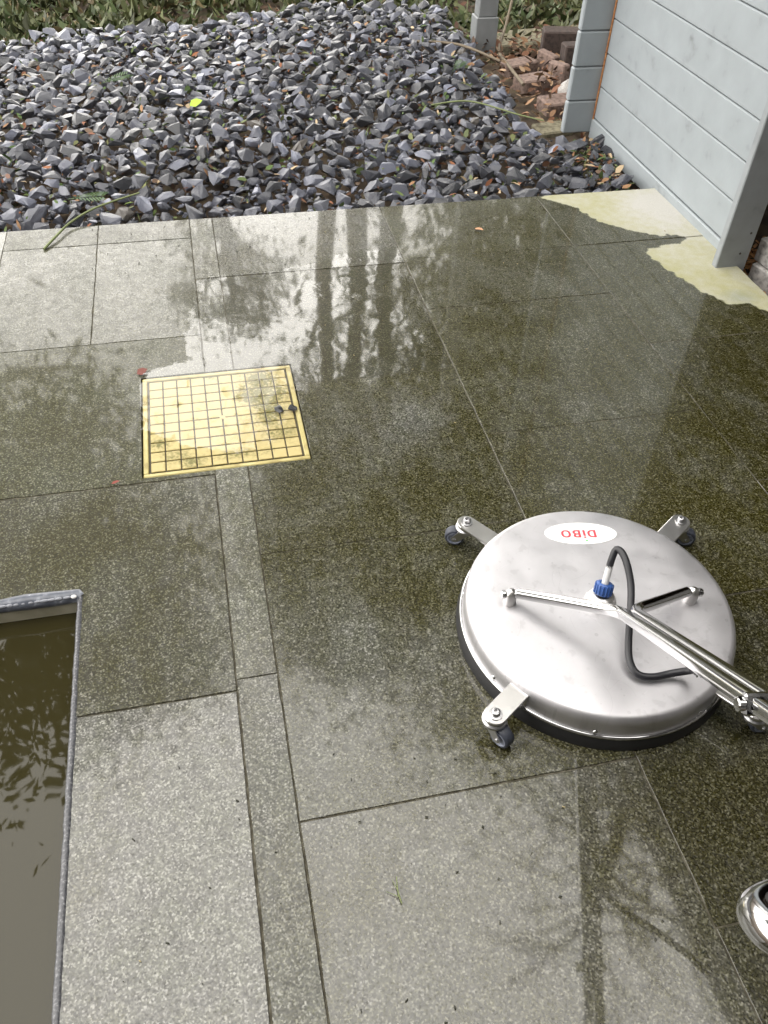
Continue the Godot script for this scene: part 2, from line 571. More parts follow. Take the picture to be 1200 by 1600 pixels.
func slab_list() -> void:
	var g := 0.0010
	var l1 := -0.0525
	var l2 := 0.0255
	var l3 := 0.626
	var l4 := 1.224
	var xr := 1.722
	var zb := -2.824
	var add := func(x0: float, z0: float, x1: float, z1: float, dirt: float, green: float, wet: float, tone: float):
		SLABS.append([x0 + g, z0 + g, x1 - g, z1 - g, dirt, green, wet, tone])
	# left of the drain strip
	add.call(-0.358, zb, l1, -2.685, 0.35, 0.2, 0.5, 0.55)
	add.call(-0.655, zb, -0.358, -2.685, 0.4, 0.3, 0.5, 0.55)
	add.call(-0.358, -2.685, l1, -2.088, 0.55, 0.35, 0.6, 0.52)
	add.call(-0.655, -2.685, -0.358, -2.088, 0.6, 0.4, 0.58, 0.5)
	add.call(-0.655, -2.088, l1, -1.483, 0.7, 0.55, 0.45, 0.52)
	add.call(-1.255, zb, -0.655, -2.3, 0.8, 0.6, 0.8, 0.5)
	add.call(-1.255, -2.3, -0.655, -1.483, 0.8, 0.6, 0.8, 0.5)
	# narrow strip
	add.call(l1, zb, l2, -2.408, 0.35, 0.2, 0.7, 0.6)
	add.call(l1, -2.408, l2, -1.803, 0.6, 0.3, 0.95, 0.5)
	add.call(l1, -1.803, l2, -0.901, 0.40, 0.28, 0.45, 0.6)
	add.call(l1, -0.901, l2, 0.30, 0.26, 0.25, 0.5, 0.62)
	# first column
	add.call(l2, zb, l3, -2.408, 0.42, 0.15, 0.85, 0.52)
	add.call(l2, -2.408, l3, -1.803, 0.88, 0.2, 1.0, 0.45)
	add.call(l2, -1.803, l3, -1.208, 0.9, 0.25, 0.8, 0.5)
	add.call(l2, -1.208, l3, -0.605, 0.92, 0.25, 0.85, 0.48)
	add.call(l2, -0.605, l3, 0.0, 0.62, 0.1, 0.95, 0.52)
	add.call(l2, 0.0, l3, 0.30, 0.6, 0.1, 0.95, 0.52)
	# second column
	add.call(l3, zb, l4, -2.43, 0.8, 0.35, 0.7, 0.5)
	add.call(l3, -2.43, l4, -2.115, 0.85, 0.3, 0.7, 0.5)
	add.call(l3, -2.115, l4, -1.513, 0.86, 0.28, 0.7, 0.5)
	add.call(l3, -1.513, l4, -0.915, 0.93, 0.15, 0.8, 0.5)
	add.call(l3, -0.915, l4, -0.315, 0.97, 0.12, 0.85, 0.45)
	add.call(l3, -0.315, l4, 0.30, 0.98, 0.12, 0.85, 0.42)
	# third column
	add.call(l4, zb, xr, -2.43, 0.85, 0.35, 0.6, 0.5)
	add.call(l4, -2.43, xr, -1.83, 0.88, 0.3, 0.7, 0.5)
	add.call(l4, -1.83, xr, -1.23, 0.92, 0.2, 0.8, 0.5)
	add.call(l4, -1.23, xr, -0.63, 0.95, 0.15, 0.8, 0.5)
	add.call(l4, -0.63, xr, 0.30, 0.95, 0.15, 0.8, 0.5)

const DRY := [[1.256, -2.85], [1.243, -2.802], [1.337, -2.718], [1.37, -2.611], [1.454, -2.51], [1.545, -2.454], [1.590, -2.458], [1.622, -2.450], [1.632, -2.425], [1.622, -2.402], [1.590, -2.384], [1.532, -2.384], [1.447, -2.357], [1.472, -2.238], [1.499, -2.151], [1.519, -2.077], [1.57, -1.993], [1.632, -1.985], [1.671, -1.935], [1.76, -1.84], [1.80, -2.85]]
# paler patches with less film (centre x, z, radius x, z, strength)
const PALE_PATCHES := [[0.36, -1.58, 0.13, 0.12, 0.5], [0.47, -1.62, 0.07, 0.08, 0.65], [0.16, -0.98, 0.16, 0.1, 0.35], [0.30, -0.82, 0.2, 0.14, 0.45], [0.1, -1.75, 0.05, 0.06, 0.3], [0.9, -2.2, 0.25, 0.15, 0.18], [0.95, -1.6, 0.2, 0.07, 0.2], [0.08, -0.75, 0.1, 0.12, 0.3], [0.73, -2.62, 0.12, 0.16, 0.2], [1.66, -2.66, 0.14, 0.2, 0.8]]
# thick algae, plus the caster's dark reflection painted by its wheel (centre x, z, radius x, z, strength)
const ALGAE_AND_REFLECTION := [[0.78, -2.47, 0.09, 0.05, 0.5], [-0.36, -1.30, 0.12, 0.14, 0.5], [-0.5, -1.85, 0.2, 0.15, 0.4], [0.32, -0.72, 0.05, 0.04, 0.5], [1.62, -2.03, 0.05, 0.04, 0.5], [0.40, -0.62, 0.07, 0.03, 0.4], [0.34, -2.2, 0.35, 0.3, 0.4]]

func px(x: float) -> int: return int(round((x - X0) / PW * TW))
func pz(z: float) -> int: return int(round((z - Z0) / PD * TH))

func make_paving_material() -> void:
	var t0 := Time.get_ticks_msec()
	# parameters laid out over the paving, slab by slab
	var p := Image.create(TW, TH, false, Image.FORMAT_RGBA8)
	p.fill(Color(0.85, 0.3, 0.7, 0.5))
	for s in SLABS:
		var a := px(s[0] - 0.003)
		var c := pz(s[1] - 0.003)
		p.fill_rect(Rect2i(a, c, px(s[2] + 0.003) - a, pz(s[3] + 0.003) - c), Color(s[4], s[5], s[6], s[7] * (0.93 + 0.14 * fposmod(s[0] * 7.31 + s[1] * 3.77, 1.0))))
	# pond coping: corner stone and the paler stone in front of it
	p.fill_rect(Rect2i(0, pz(-1.483), px(-0.0525), pz(-0.876) - pz(-1.483)), Color(0.62, 0.25, 0.42, 0.5))
	p.fill_rect(Rect2i(0, pz(-0.876), px(-0.0525), TH - pz(-0.876)), Color(0.0, 0.12, 0.75, 0.7))
	var P := p.get_data()
	# soft-edged patches, as coarse images scaled up
	var q := Image.create(TW / 8, TH / 8, false, Image.FORMAT_RGBA8)
	q.fill(Color(0, 0, 0, 0))
	for set_i in 2:
		for e in ([PALE_PATCHES, ALGAE_AND_REFLECTION][set_i] as Array):
			for zz in range(maxi(0, (pz(e[1] - 2 * e[3])) / 8), mini(TH / 8, pz(e[1] + 2 * e[3]) / 8)):
				for xx in range(maxi(0, px(e[0] - 2 * e[2]) / 8), mini(TW / 8, px(e[0] + 2 * e[2]) / 8)):
					var dx: float = (xx * 8.0 / TW * PW + X0 - e[0]) / e[2]
					var dz: float = (zz * 8.0 / TH * PD + Z0 - e[1]) / e[3]
					var v: float = e[4] * exp(-(dx * dx + dz * dz) * 0.9)
					var c := q.get_pixel(xx, zz)
					if set_i == 0: c.r = minf(1.0, c.r + v)
					else: c.g = minf(1.0, c.g + v)
					c.a = 1.0
					q.set_pixel(xx, zz, c)
	q.resize(TW, TH, Image.INTERPOLATE_BILINEAR)
	q.convert(Image.FORMAT_RGB8)
	var Q := q.get_data()
	# dry patch by the shed
	var dry := PackedByteArray()
	dry.resize(TW * TH)
	for y in range(0, pz(-1.80)):
		var z := y * PD / TH + Z0
		var xs := []
		for i in DRY.size():
			var a: Array = DRY[i]
			var b: Array = DRY[(i + 1) % DRY.size()]
			if (a[1] <= z) != (b[1] <= z): xs.append(a[0] + (z - a[1]) / (b[1] - a[1]) * (b[0] - a[0]))
		xs.sort()
		for i in range(0, xs.size() - 1, 2):
			for x in range(maxi(0, px(xs[i])), mini(TW, px(xs[i + 1]))): dry[y * TW + x] = 255
	var di := Image.create_from_data(TW, TH, false, Image.FORMAT_L8, dry)
	di.resize(TW / 10, TH / 10, Image.INTERPOLATE_BILINEAR)
	di.resize(TW, TH, Image.INTERPOLATE_CUBIC)
	var damp := di.get_data()
	dry.fill(0)
	for y in range(pz(-2.56), pz(-1.78)):   # soaked stone under the puddle, extra gloss added to brighten its mirrored sky
		var z := y * PD / TH + Z0
		var xs := []
		for i in PUDDLE.size():
			var a: Array = PUDDLE[i]
			var b: Array = PUDDLE[(i + 1) % PUDDLE.size()]
			if (a[1] <= z) != (b[1] <= z): xs.append(a[0] + (z - a[1]) / (b[1] - a[1]) * (b[0] - a[0]))
		xs.sort()
		for i in range(0, xs.size() - 1, 2):
			for x in range(maxi(0, px(xs[i])), mini(TW, px(xs[i + 1]))): dry[y * TW + x] = 1
	var get := func(f: float, sd: int, ty: int, oc: int) -> PackedByteArray:
		var im := noise(f, sd, ty, oc).get_image(TW, TH)
		im.convert(Image.FORMAT_L8)
		return im.get_data()
	var big: PackedByteArray = get.call(0.006, 101, FastNoiseLite.TYPE_SIMPLEX_SMOOTH, 4)
	var mid: PackedByteArray = get.call(0.035, 102, FastNoiseLite.TYPE_SIMPLEX_SMOOTH, 3)
	var fine: PackedByteArray = get.call(0.3, 103, FastNoiseLite.TYPE_SIMPLEX_SMOOTH, 2)
	var si := noise(0.03, 107, FastNoiseLite.TYPE_SIMPLEX_SMOOTH, 3).get_image(TW, TH / 7)
	si.convert(Image.FORMAT_L8)
	si.resize(TW, TH, Image.INTERPOLATE_CUBIC)
	var streak := si.get_data()
	var cn := noise(0.62, 104, FastNoiseLite.TYPE_CELLULAR, 1)
	cn.cellular_return_type = FastNoiseLite.RETURN_CELL_VALUE
	var ci := cn.get_image(TW, TH)
	ci.convert(Image.FORMAT_L8)
	var cell := ci.get_data()
	# tone of a grain of aggregate: mostly middling, a few pale chips
	var gl := PackedFloat32Array()
	var gc := PackedFloat32Array()
	for i in 256:
		var t := i / 255.0
		gl.append(0.32 + 0.78 * t)
		gc.append(pow(t, 7.0))
	var gw := PackedFloat32Array()   # how much of the film each grain carries
	for i in 256: gw.append(clampf(fposmod(i * 0.618, 1.0) * 1.25, 0.0, 1.0))
	var srgb := PackedByteArray()
	for i in 2048: srgb.append(int(clampf(Color(i / 2047.0, 0, 0).linear_to_srgb().r * 255.0, 0, 255)))
	var A := PackedByteArray(); A.resize(TW * TH * 3)
	var W := PackedByteArray(); W.resize(TW * TH)
	var Hh := PackedByteArray(); Hh.resize(TW * TH)
	var R := PackedByteArray(); R.resize(TW * TH)
	for i in TW * TH:
		var b := big[i] - 128
		var m := mid[i] - 128
		var f := fine[i] - 128
		var ce := cell[i]
		var pale_amt := Q[3 * i] / 255.0
		var alg_refl := Q[3 * i + 1] / 255.0
		var dirt := P[4 * i] / 255.0 + b * 0.0028 + m * 0.0012 + f * 0.0010 + (streak[i] - 128) * 0.0018 - pale_amt + alg_refl
		dirt = clampf(dirt, 0.0, 1.0)
		var gr := P[4 * i + 1] / 255.0 + m * 0.0016 - b * 0.0012
		gr = clampf(gr, 0.0, 1.0)
		var tone := P[4 * i + 3] * (2.0 / 255.0) * gl[ce] * (1.0 + f * 0.005)
		# clean wet aggregate against brown-olive film
		var r := lerpf(0.096 - 0.012 * gr, 0.0365 + 0.003 * gr, dirt) * tone
		var g := lerpf(0.094 - 0.002 * gr, 0.0325 + 0.007 * gr, dirt) * tone
		var bl := lerpf(0.083 - 0.034 * gr, 0.0055 + 0.0008 * gr, dirt) * tone
		var chip_v := gc[ce] * lerpf(0.18, 0.11, dirt)
		r += chip_v; g += chip_v * 0.985; bl += chip_v * (0.97 - 0.10 * dirt)
		var wet := P[4 * i + 2] * (1.3 / 255.0) - 0.1 + b * 0.0011 + m * 0.0013
		var j := i + (m >> 5) + TW * (b >> 5)
		if j >= 0 and j < dry.size() and dry[j] == 1:
			wet = 0.85
		elif j >= 0 and j < dry.size() and damp[j] > 8:
			var dk := smoothstep(0.25, 0.8, damp[j] / 255.0 + f * 0.0016)
			var yl := clampf(0.66 + m * 0.0016 - b * 0.002 - pale_amt * 1.1, 0.0, 1.0)
			var tt := 0.86 + 0.12 * gl[ce] + f * 0.0008
			r = lerpf(r, lerpf(0.44, 0.32, yl) * tt, dk); g = lerpf(g, lerpf(0.43, 0.312, yl) * tt, dk); bl = lerpf(bl, lerpf(0.40, 0.16, yl) * tt, dk)
			if alg_refl > 0.1: r *= 1.0 - 0.4 * alg_refl; g *= 1.0 - 0.3 * alg_refl
			wet *= 1.0 - dk
		else:
			# proud grains stand out of the water film
			wet *= 0.62 + 0.62 * gw[ce] - f * 0.0035
		A[3 * i] = srgb[clampi(int(r * 2047.0), 0, 2047)]
		A[3 * i + 1] = srgb[clampi(int(g * 2047.0), 0, 2047)]
		A[3 * i + 2] = srgb[clampi(int(bl * 2047.0), 0, 2047)]
		W[i] = clampi(int(wet * 255.0), 0, 255)
		R[i] = clampi(int((0.9 - 0.66 * clampf(wet, 0.0, 1.0)) * 255.0), 0, 255)
		Hh[i] = clampi(90 + (ce >> 1) + (f >> 2), 0, 255)
	var m := mat("paving", Color.WHITE, 1.0, 0.0, 0.36)
	m.roughness_texture = tex(Image.create_from_data(TW, TH, false, Image.FORMAT_L8, R))
	m.albedo_texture = tex(Image.create_from_data(TW, TH, false, Image.FORMAT_RGB8, A))
	m.clearcoat_enabled = true
	m.clearcoat = 1.0
	m.clearcoat_roughness = 0.04
	m.clearcoat_texture = tex(Image.create_from_data(TW, TH, false, Image.FORMAT_L8, W))
	m.heightmap_enabled = true
	m.heightmap_texture = tex(Image.create_from_data(TW, TH, false, Image.FORMAT_L8, Hh))
	m.heightmap_scale = 0.06
	print("paving ", Time.get_ticks_msec() - t0, " ms")

func paving_uv(p: Vector2) -> Vector2:
	return Vector2((p.x - X0) / PW, (p.y - Z0) / PD)

func build_terrace() -> void:
	slab_list()
	make_paving_material()
	var t := thing("terrace", "wet olive-grey stone terrace of large square slabs", "terrace", Vector3.ZERO, "", "structure")
	# the cover's opening cuts into the slabs round it
	var hole := PackedVector2Array([Vector2(-0.2215, -1.9025), Vector2(0.1815, -1.9025), Vector2(0.1815, -1.4995), Vector2(-0.2215, -1.4995)])
	rng.seed = 21
	for s in SLABS:
		var r := PackedVector2Array([Vector2(s[0], s[1]), Vector2(s[2], s[1]), Vector2(s[2], s[3]), Vector2(s[0], s[3])])
		var outs: Array = Geometry2D.clip_polygons(r, hole)
		for o in outs:
			var poly: PackedVector2Array = o
			if poly.size() < 3: continue
			slab(t, poly, rng.randf_range(-0.0011, 0.0009))
	# pond coping
	slab(t, PackedVector2Array([Vector2(-1.3, -1.480), Vector2(-0.0540, -1.480), Vector2(-0.0540, -0.877), Vector2(-0.345, -0.877), Vector2(-0.345, -1.172), Vector2(-1.3, -1.172)]), 0.0008)
	slab(t, PackedVector2Array([Vector2(-0.345, -0.875), Vector2(-0.0548, -0.875), Vector2(-0.0548, 0.30), Vector2(-0.345, 0.30)]), 0.0)
	var b := MB.new()
	b.box(Vector3(-0.34, -0.12, -2.815), Vector3(1.715, -0.0055, 0.29))
	var left := MB.new()
	var bed := b
	left.box(Vector3(-1.25, -0.12, -2.815), Vector3(-0.341, -0.0055, -1.18))
	var hollow := CSGCombiner3D.new()
	# grout bed: one box with the cover's pit cut out
	var bed_box := CSGBox3D.new()
	bed_box.size = Vector3(2.055, 0.1145, 3.105)
	bed_box.position = Vector3(0.6875, -0.0588, -1.2625)
	bed_box.material = M.grout
	var bed_left := CSGBox3D.new()
	bed_left.size = Vector3(0.92, 0.1145, 1.635)
	bed_left.position = Vector3(-0.79, -0.0588, -1.9975)
	bed_left.material = M.grout
	var pit := CSGBox3D.new()
	pit.size = Vector3(0.404, 0.09, 0.404)
	pit.position = Vector3(-0.02, -0.02, -1.701)
	pit.operation = CSGShape3D.OPERATION_SUBTRACTION
	pit.material = M.grout
	hollow.name = "mortar_bed"
	hollow.add_child(bed_box); hollow.add_child(bed_left); hollow.add_child(pit)
	t.add_child(hollow)

func slab(t: Node3D, poly: PackedVector2Array, lift: float) -> void:
	# edges are not ruler-straight: a point every few centimetres, worn back by up to a millimetre
	var worn := PackedVector2Array()
	var cen := Vector2.ZERO
	for p in poly: cen += p / poly.size()
	for i in poly.size():
		var p := poly[i]
		var q := poly[(i + 1) % poly.size()]
		var steps := maxi(1, int(p.distance_to(q) / 0.035))
		var inward := (q - p).orthogonal().normalized()
		if Geometry2D.is_point_in_polygon((p + q) * 0.5 + inward * 0.004, poly) == false: inward = -inward
		for k in steps:
			var at := p.lerp(q, float(k) / steps)
			if k > 0: at += inward * (0.0011 * pow(rng.randf(), 2.0) + (0.0022 * rng.randf() if rng.randf() < 0.05 else 0.0))
			worn.append(at)
	var b := MB.new()
	b.prism(worn, -0.045, lift, 0.0008, paving_uv)
	put("paving_slab", b.mesh(M.paving), t)

# ------------------------------------------------------------------ manhole cover
func build_manhole() -> void:
	var t := thing("inspection_cover", "yellow square inspection cover with a ten by ten grid of pads", "manhole cover", Vector3(-0.02, 0, -1.701))
	var f := MB.new()
	var o := 0.1985
	var i := 0.186
	f.box(Vector3(-o, -0.05, -o), Vector3(o, -0.0015, -i), 0.002)
	f.box(Vector3(-o, -0.05, i), Vector3(o, -0.0015, o), 0.002)
	f.box(Vector3(-o, -0.05, -i), Vector3(-i, -0.0018, i), 0.002)
	f.box(Vector3(i, -0.05, -i), Vector3(o, -0.0018, i), 0.002)
	put("frame", f.mesh(M.cover_frame), t)
	var p := MB.new()
	p.box(Vector3(-i + 0.001, -0.04, -i + 0.001), Vector3(i - 0.001, -0.0065, i - 0.001))
	put("plate", p.mesh(M.cover_groove), t)
	var pad := MB.new()
	var n := 10
	var step := (2 * i - 0.008) / n
	pad.box(Vector3(-step / 2 + 0.0016, -0.0064, -step / 2 + 0.0016), Vector3(step / 2 - 0.0016, -0.0028, step / 2 - 0.0016), 0.0012)
	var pm := pad.mesh(M.cover_yellow)
	for a in n:
		for c in n:
			put("pad", pm, t, Transform3D(Basis(), Vector3((a - 4.5) * step, 0, (c - 4.5) * step)))
	var boss := MB.new()
	boss.lathe([Vector2(0.0075, -0.0064), Vector2(0.0075, -0.0026), Vector2(0.0, -0.0024)], 12)
	put("centre_boss", boss.mesh(M.cover_yellow), t)

# ------------------------------------------------------------------ pond
func build_pond() -> void:
	# water with faint ripples
	var b := MB.new()
	var nz := noise(9.0, 131, FastNoiseLite.TYPE_SIMPLEX_SMOOTH, 2)
	var nx := 60
	var nn := 90
	var x0 := -1.6
	var x1 := -0.352
	var z0 := -1.158
	var z1 := 0.6
	var h := func(x: float, z: float) -> float: return 0.00022 * nz.get_noise_2d(x * 1.0, z * 0.45)
	for k in nn + 1:
		for i in nx + 1:
			var x := lerpf(x0, x1, float(i) / nx)
			var z := lerpf(z0, z1, float(k) / nn)
			var e := 0.004
			var n := Vector3(-(h.call(x + e, z) - h.call(x - e, z)) / (2 * e), 1, -(h.call(x, z + e) - h.call(x, z - e)) / (2 * e)).normalized()
			b.vert(Vector3(x, h.call(x, z), z), n)
	for k in nn:
		for i in nx:
			var q := k * (nx + 1) + i
			b.itri(q, q + 1, q + nx + 2); b.itri(q, q + nx + 2, q + nx + 1)
	var w := put("pond_water", b.mesh(M.pond_water), self, Transform3D(Basis(), Vector3(0, -0.044, 0)))
	tag(w, "murky brown pond water mirroring leaves and sky", "water", "", "structure")
	# basin with its rubber rim
	var t := thing("pond_basin", "dark rectangular pond basin with a wet rubber rim", "pond", Vector3(-0.345, 0, -1.172))
	var back := MB.new()
	back.box(Vector3(-1.3, -0.5, 0.0), Vector3(0.0, -0.014, 0.014))
	put("back_wall", back.mesh(M.pond_liner), t)
	var side := MB.new()
	side.box(Vector3(-0.007, -0.5, 0.0145), Vector3(0.0, -0.006, 1.9))
	put("side_wall", side.mesh(M.pond_edge_rubber), t)
	var floor_b := MB.new()
	floor_b.box(Vector3(-1.3, -0.52, 0.0), Vector3(0.0, -0.501, 1.9))
	put("basin_floor", floor_b.mesh(M.pond_liner), t)
	var rim := MB.new()
	var pts := []
	var rad := []
	for k in 41:
		var x := lerpf(-1.0, -0.008, k / 40.0)
		pts.append(Vector3(x, -0.004 + 0.0012 * sin(x * 37.0), 0.004 + 0.001 * sin(x * 21.0)))
		rad.append(0.0155 + 0.0014 * sin(x * 53.0) + 0.0008 * sin(x * 171.0))
	pts.append(Vector3(-0.001, -0.007, 0.009)); rad.append(0.011)
	rim.tube(pts, rad, 14)
	put("rim", rim.mesh(M.pond_edge_rubber), t)
	# rough lip along the coping's inner edge
	var lip := MB.new()
	var lp := []
	var lrad := []
	var ln := noise(30.0, 79)
	for k in 150:
		var z := lerpf(0.012, 1.45, k / 149.0)
		lp.append(Vector3(-0.001 + 0.0012 * ln.get_noise_1d(z), -0.0045, z)); lrad.append(0.0072 + 0.0010 * ln.get_noise_1d(z + 7.0))
	lip.tube(lp, lrad, 12)
	put("side_lip", lip.mesh(M.lip_stone), t)
	# beads of water standing on the rim, coloured pale for their glints
	rng.seed = 77
	for k in 15:
		var x := -0.012 - k * 0.0135 - rng.randf() * 0.004
		var d := MB.new()
		var sx := rng.randf_range(0.004, 0.012)
		d.lathe([Vector2(1, -0.3), Vector2(0.93, 0.25), Vector2(0.7, 0.65), Vector2(0.35, 0.92), Vector2(0, 1)], 12)
		var bs := Basis.from_euler(Vector3(0.75, 0, 0)).scaled_local(Vector3(sx, 0.0022, rng.randf_range(0.0025, 0.0042)))
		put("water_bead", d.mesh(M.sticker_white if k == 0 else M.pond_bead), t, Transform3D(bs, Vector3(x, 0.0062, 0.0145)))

# ------------------------------------------------------------------ puddles
const PUDDLE := [[-0.05, -2.40], [0.029, -2.414], [0.19, -2.420], [0.35, -2.453], [0.465, -2.499], [0.618, -2.531], [0.60, -2.40], [0.587, -2.336], [0.507, -2.265], [0.545, -2.131], [0.566, -1.98], [0.548, -1.873], [0.622, -1.810], [0.408, -1.797], [0.205, -1.807], [0.187, -1.66], [0.12, -1.58], [-0.02, -1.55], [-0.12, -1.60], [-0.222, -1.68], [-0.226, -1.92], [-0.10, -1.96], [-0.09, -2.12], [-0.06, -2.30]]
const SMALL_PUDDLE := [[0.40, -1.60], [0.45, -1.625], [0.50, -1.60], [0.505, -1.56], [0.47, -1.535], [0.42, -1.55]]

func build_puddles() -> void:
	puddle(PUDDLE, "rain puddle mirroring tree trunks behind the yellow cover", 0.0022, 151, 60)
	puddle(SMALL_PUDDLE, "small bright puddle on the slab right of the cover", 0.0018, 152, 3)

func puddle(outline: Array, label: String, y: float, sd: int, rings: int) -> void:
	var poly := PackedVector2Array()
	for p in outline: poly.append(Vector2(p[0], p[1]))
	var lo := poly[0]
	var hi := poly[0]
	for p in poly: lo = lo.min(p); hi = hi.max(p)
	var c := 0.006
	var nx := int((hi.x - lo.x) / c) + 2
	var nz := int((hi.y - lo.y) / c) + 2
	var edge := noise(14.0, sd, FastNoiseLite.TYPE_SIMPLEX_SMOOTH, 3)
	var sw := noise(12.0, sd + 1, FastNoiseLite.TYPE_SIMPLEX_SMOOTH, 2)
	rng.seed = sd
	var drops := []
	for k in rings:
		drops.append([rng.randf_range(lo.x, hi.x), rng.randf_range(lo.y, hi.y), rng.randf_range(0.006, 0.03), rng.randf_range(0.00002, 0.0001)])
	var hgt := func(x: float, z: float) -> float:
		var s := 0.00009 * sw.get_noise_2d(x, z)
		for d in drops:
			var dx: float = x - d[0]
			var dz: float = z - d[1]
			if absf(dx) > 0.045 or absf(dz) > 0.045: continue
			var rr := sqrt(dx * dx + dz * dz)
			s += d[3] * cos((rr - d[2]) * 520.0) * exp(-pow((rr - d[2]) / 0.007, 2.0))
		return s
	var b := MB.new()
	var idx := {}
	var inside := {}
	for k in nz:
		for i in nx:
			var x := lo.x + (i + 0.5) * c
			var z := lo.y + (k + 0.5) * c
			var q := Vector2(x + 0.028 * edge.get_noise_2d(x, z), z + 0.028 * edge.get_noise_2d(x + 9.0, z))
			if Geometry2D.is_point_in_polygon(q, poly): inside[Vector2i(i, k)] = true
	for cell in inside:
		var ids := []
		for o in [Vector2i(0, 0), Vector2i(1, 0), Vector2i(1, 1), Vector2i(0, 1)]:
			var v: Vector2i = cell + o
			if not idx.has(v):
				var x := lo.x + v.x * c
				var z := lo.y + v.y * c
				# rim vertices are pulled on to the outline's noise so that the shore is not stepped
				var e := 0.0012
				var full: bool = inside.has(v) and inside.has(v - Vector2i(1, 0)) and inside.has(v - Vector2i(0, 1)) and inside.has(v - Vector2i(1, 1))
				var hh: float = hgt.call(x, z)
				var n := Vector3(-(hgt.call(x + e, z) - hgt.call(x - e, z)) / (2 * e), 1, -(hgt.call(x, z + e) - hgt.call(x, z - e)) / (2 * e)).normalized()
				if not full:
					var cnt := 0
					var cen := Vector2.ZERO
					for oo in [Vector2i(0, 0), Vector2i(1, 0), Vector2i(0, 1), Vector2i(1, 1)]:
						if inside.has(v - oo):
							cnt += 1
							cen += Vector2(lo.x + (v.x - oo.x + 0.5) * c, lo.y + (v.y - oo.y + 0.5) * c)
					cen /= cnt
					x = lerpf(x, cen.x, 0.4); z = lerpf(z, cen.y, 0.4)
					hh -= 0.0009
				idx[v] = b.vert(Vector3(x, y + hh, z), n)
			ids.append(idx[v])
		b.itri(ids[0], ids[1], ids[2]); b.itri(ids[0], ids[2], ids[3])
	var o := put("puddle", b.mesh(M.puddle_water), self)
	tag(o, label, "puddle", "", "structure")

# ------------------------------------------------------------------ gravel
func hull(points: Array) -> MB:
	var b := MB.new()
	var n := points.size()
	var cen := Vector3.ZERO
	for p in points: cen += p / n
	for i in n:
		for j in range(i + 1, n):
			for k in range(j + 1, n):
				var nn: Vector3 = (points[j] - points[i]).cross(points[k] - points[i])
				if nn.length_squared() < 1e-9: continue
				nn = nn.normalized()
				if nn.dot(points[i] - cen) < 0: nn = -nn
				var ok := true
				for l in n:
					if l != i and l != j and l != k and nn.dot(points[l] - points[i]) > 1e-6:
						ok = false
						break
				if ok: chip(b, points[i], points[j], points[k], cen)
	return b

# a face split in four, its edge midpoints knocked about (the same way from either side)
func chip(b: MB, p: Vector3, q: Vector3, r: Vector3, cen: Vector3) -> void:
	var mids := []
	for e in [[p, q], [q, r], [r, p]]:
		var m: Vector3 = (e[0] + e[1]) * 0.5
		var h := fposmod(sin(m.x * 91.7 + m.y * 47.3 + m.z * 63.1) * 4375.5, 1.0) - 0.45
		mids.append(m + (m - cen).normalized() * h * 0.13 * (e[0] - e[1]).length())
	for t in [[p, mids[0], mids[2]], [mids[0], q, mids[1]], [mids[1], r, mids[2]], [mids[0], mids[1], mids[2]]]:
		var n: Vector3 = (t[1] - t[0]).cross(t[2] - t[0])
		if n.length_squared() < 1e-14: continue
		n = n.normalized()
		if n.dot((t[0] + t[1] + t[2]) / 3.0 - cen) < 0: n = -n
		b.tri(t[0], t[1], t[2], n)

func stone_shape(sd: int) -> MB:
	var r := RandomNumberGenerator.new()
	r.seed = sd
	var pts := []
	var sc := Vector3(1.0, r.randf_range(0.32, 0.64), r.randf_range(0.55, 0.95))
	for k in r.randi_range(12, 19):
		var d := Vector3(r.randfn(), r.randfn(), r.randfn()).normalized()
		pts.append(d * sc * r.randf_range(0.72, 1.0) * 0.5)
	return hull(pts)

func gravel_top(x: float, z: float) -> float:
	return -0.034 + 0.028 * smoothstep(-2.85, -3.5, z) + 0.02 * sin(x * 2.1 + z * 1.3) * smoothstep(-2.9, -3.4, z)

func in_gravel(x: float, z: float) -> bool:
	if z > -2.845: return false
	var back := -5.15 - 0.25 * smoothstep(-0.5, 0.8, x) + 0.06 * sin(x * 5.0) + 0.04 * sin(x * 13.0)
	if z < back: return false
	var right := 1.69 if z > -3.38 else lerpf(1.52, 1.45, (z + 5.2) / 1.8)
	return x < right + 0.03 * sin(z * 9.0)

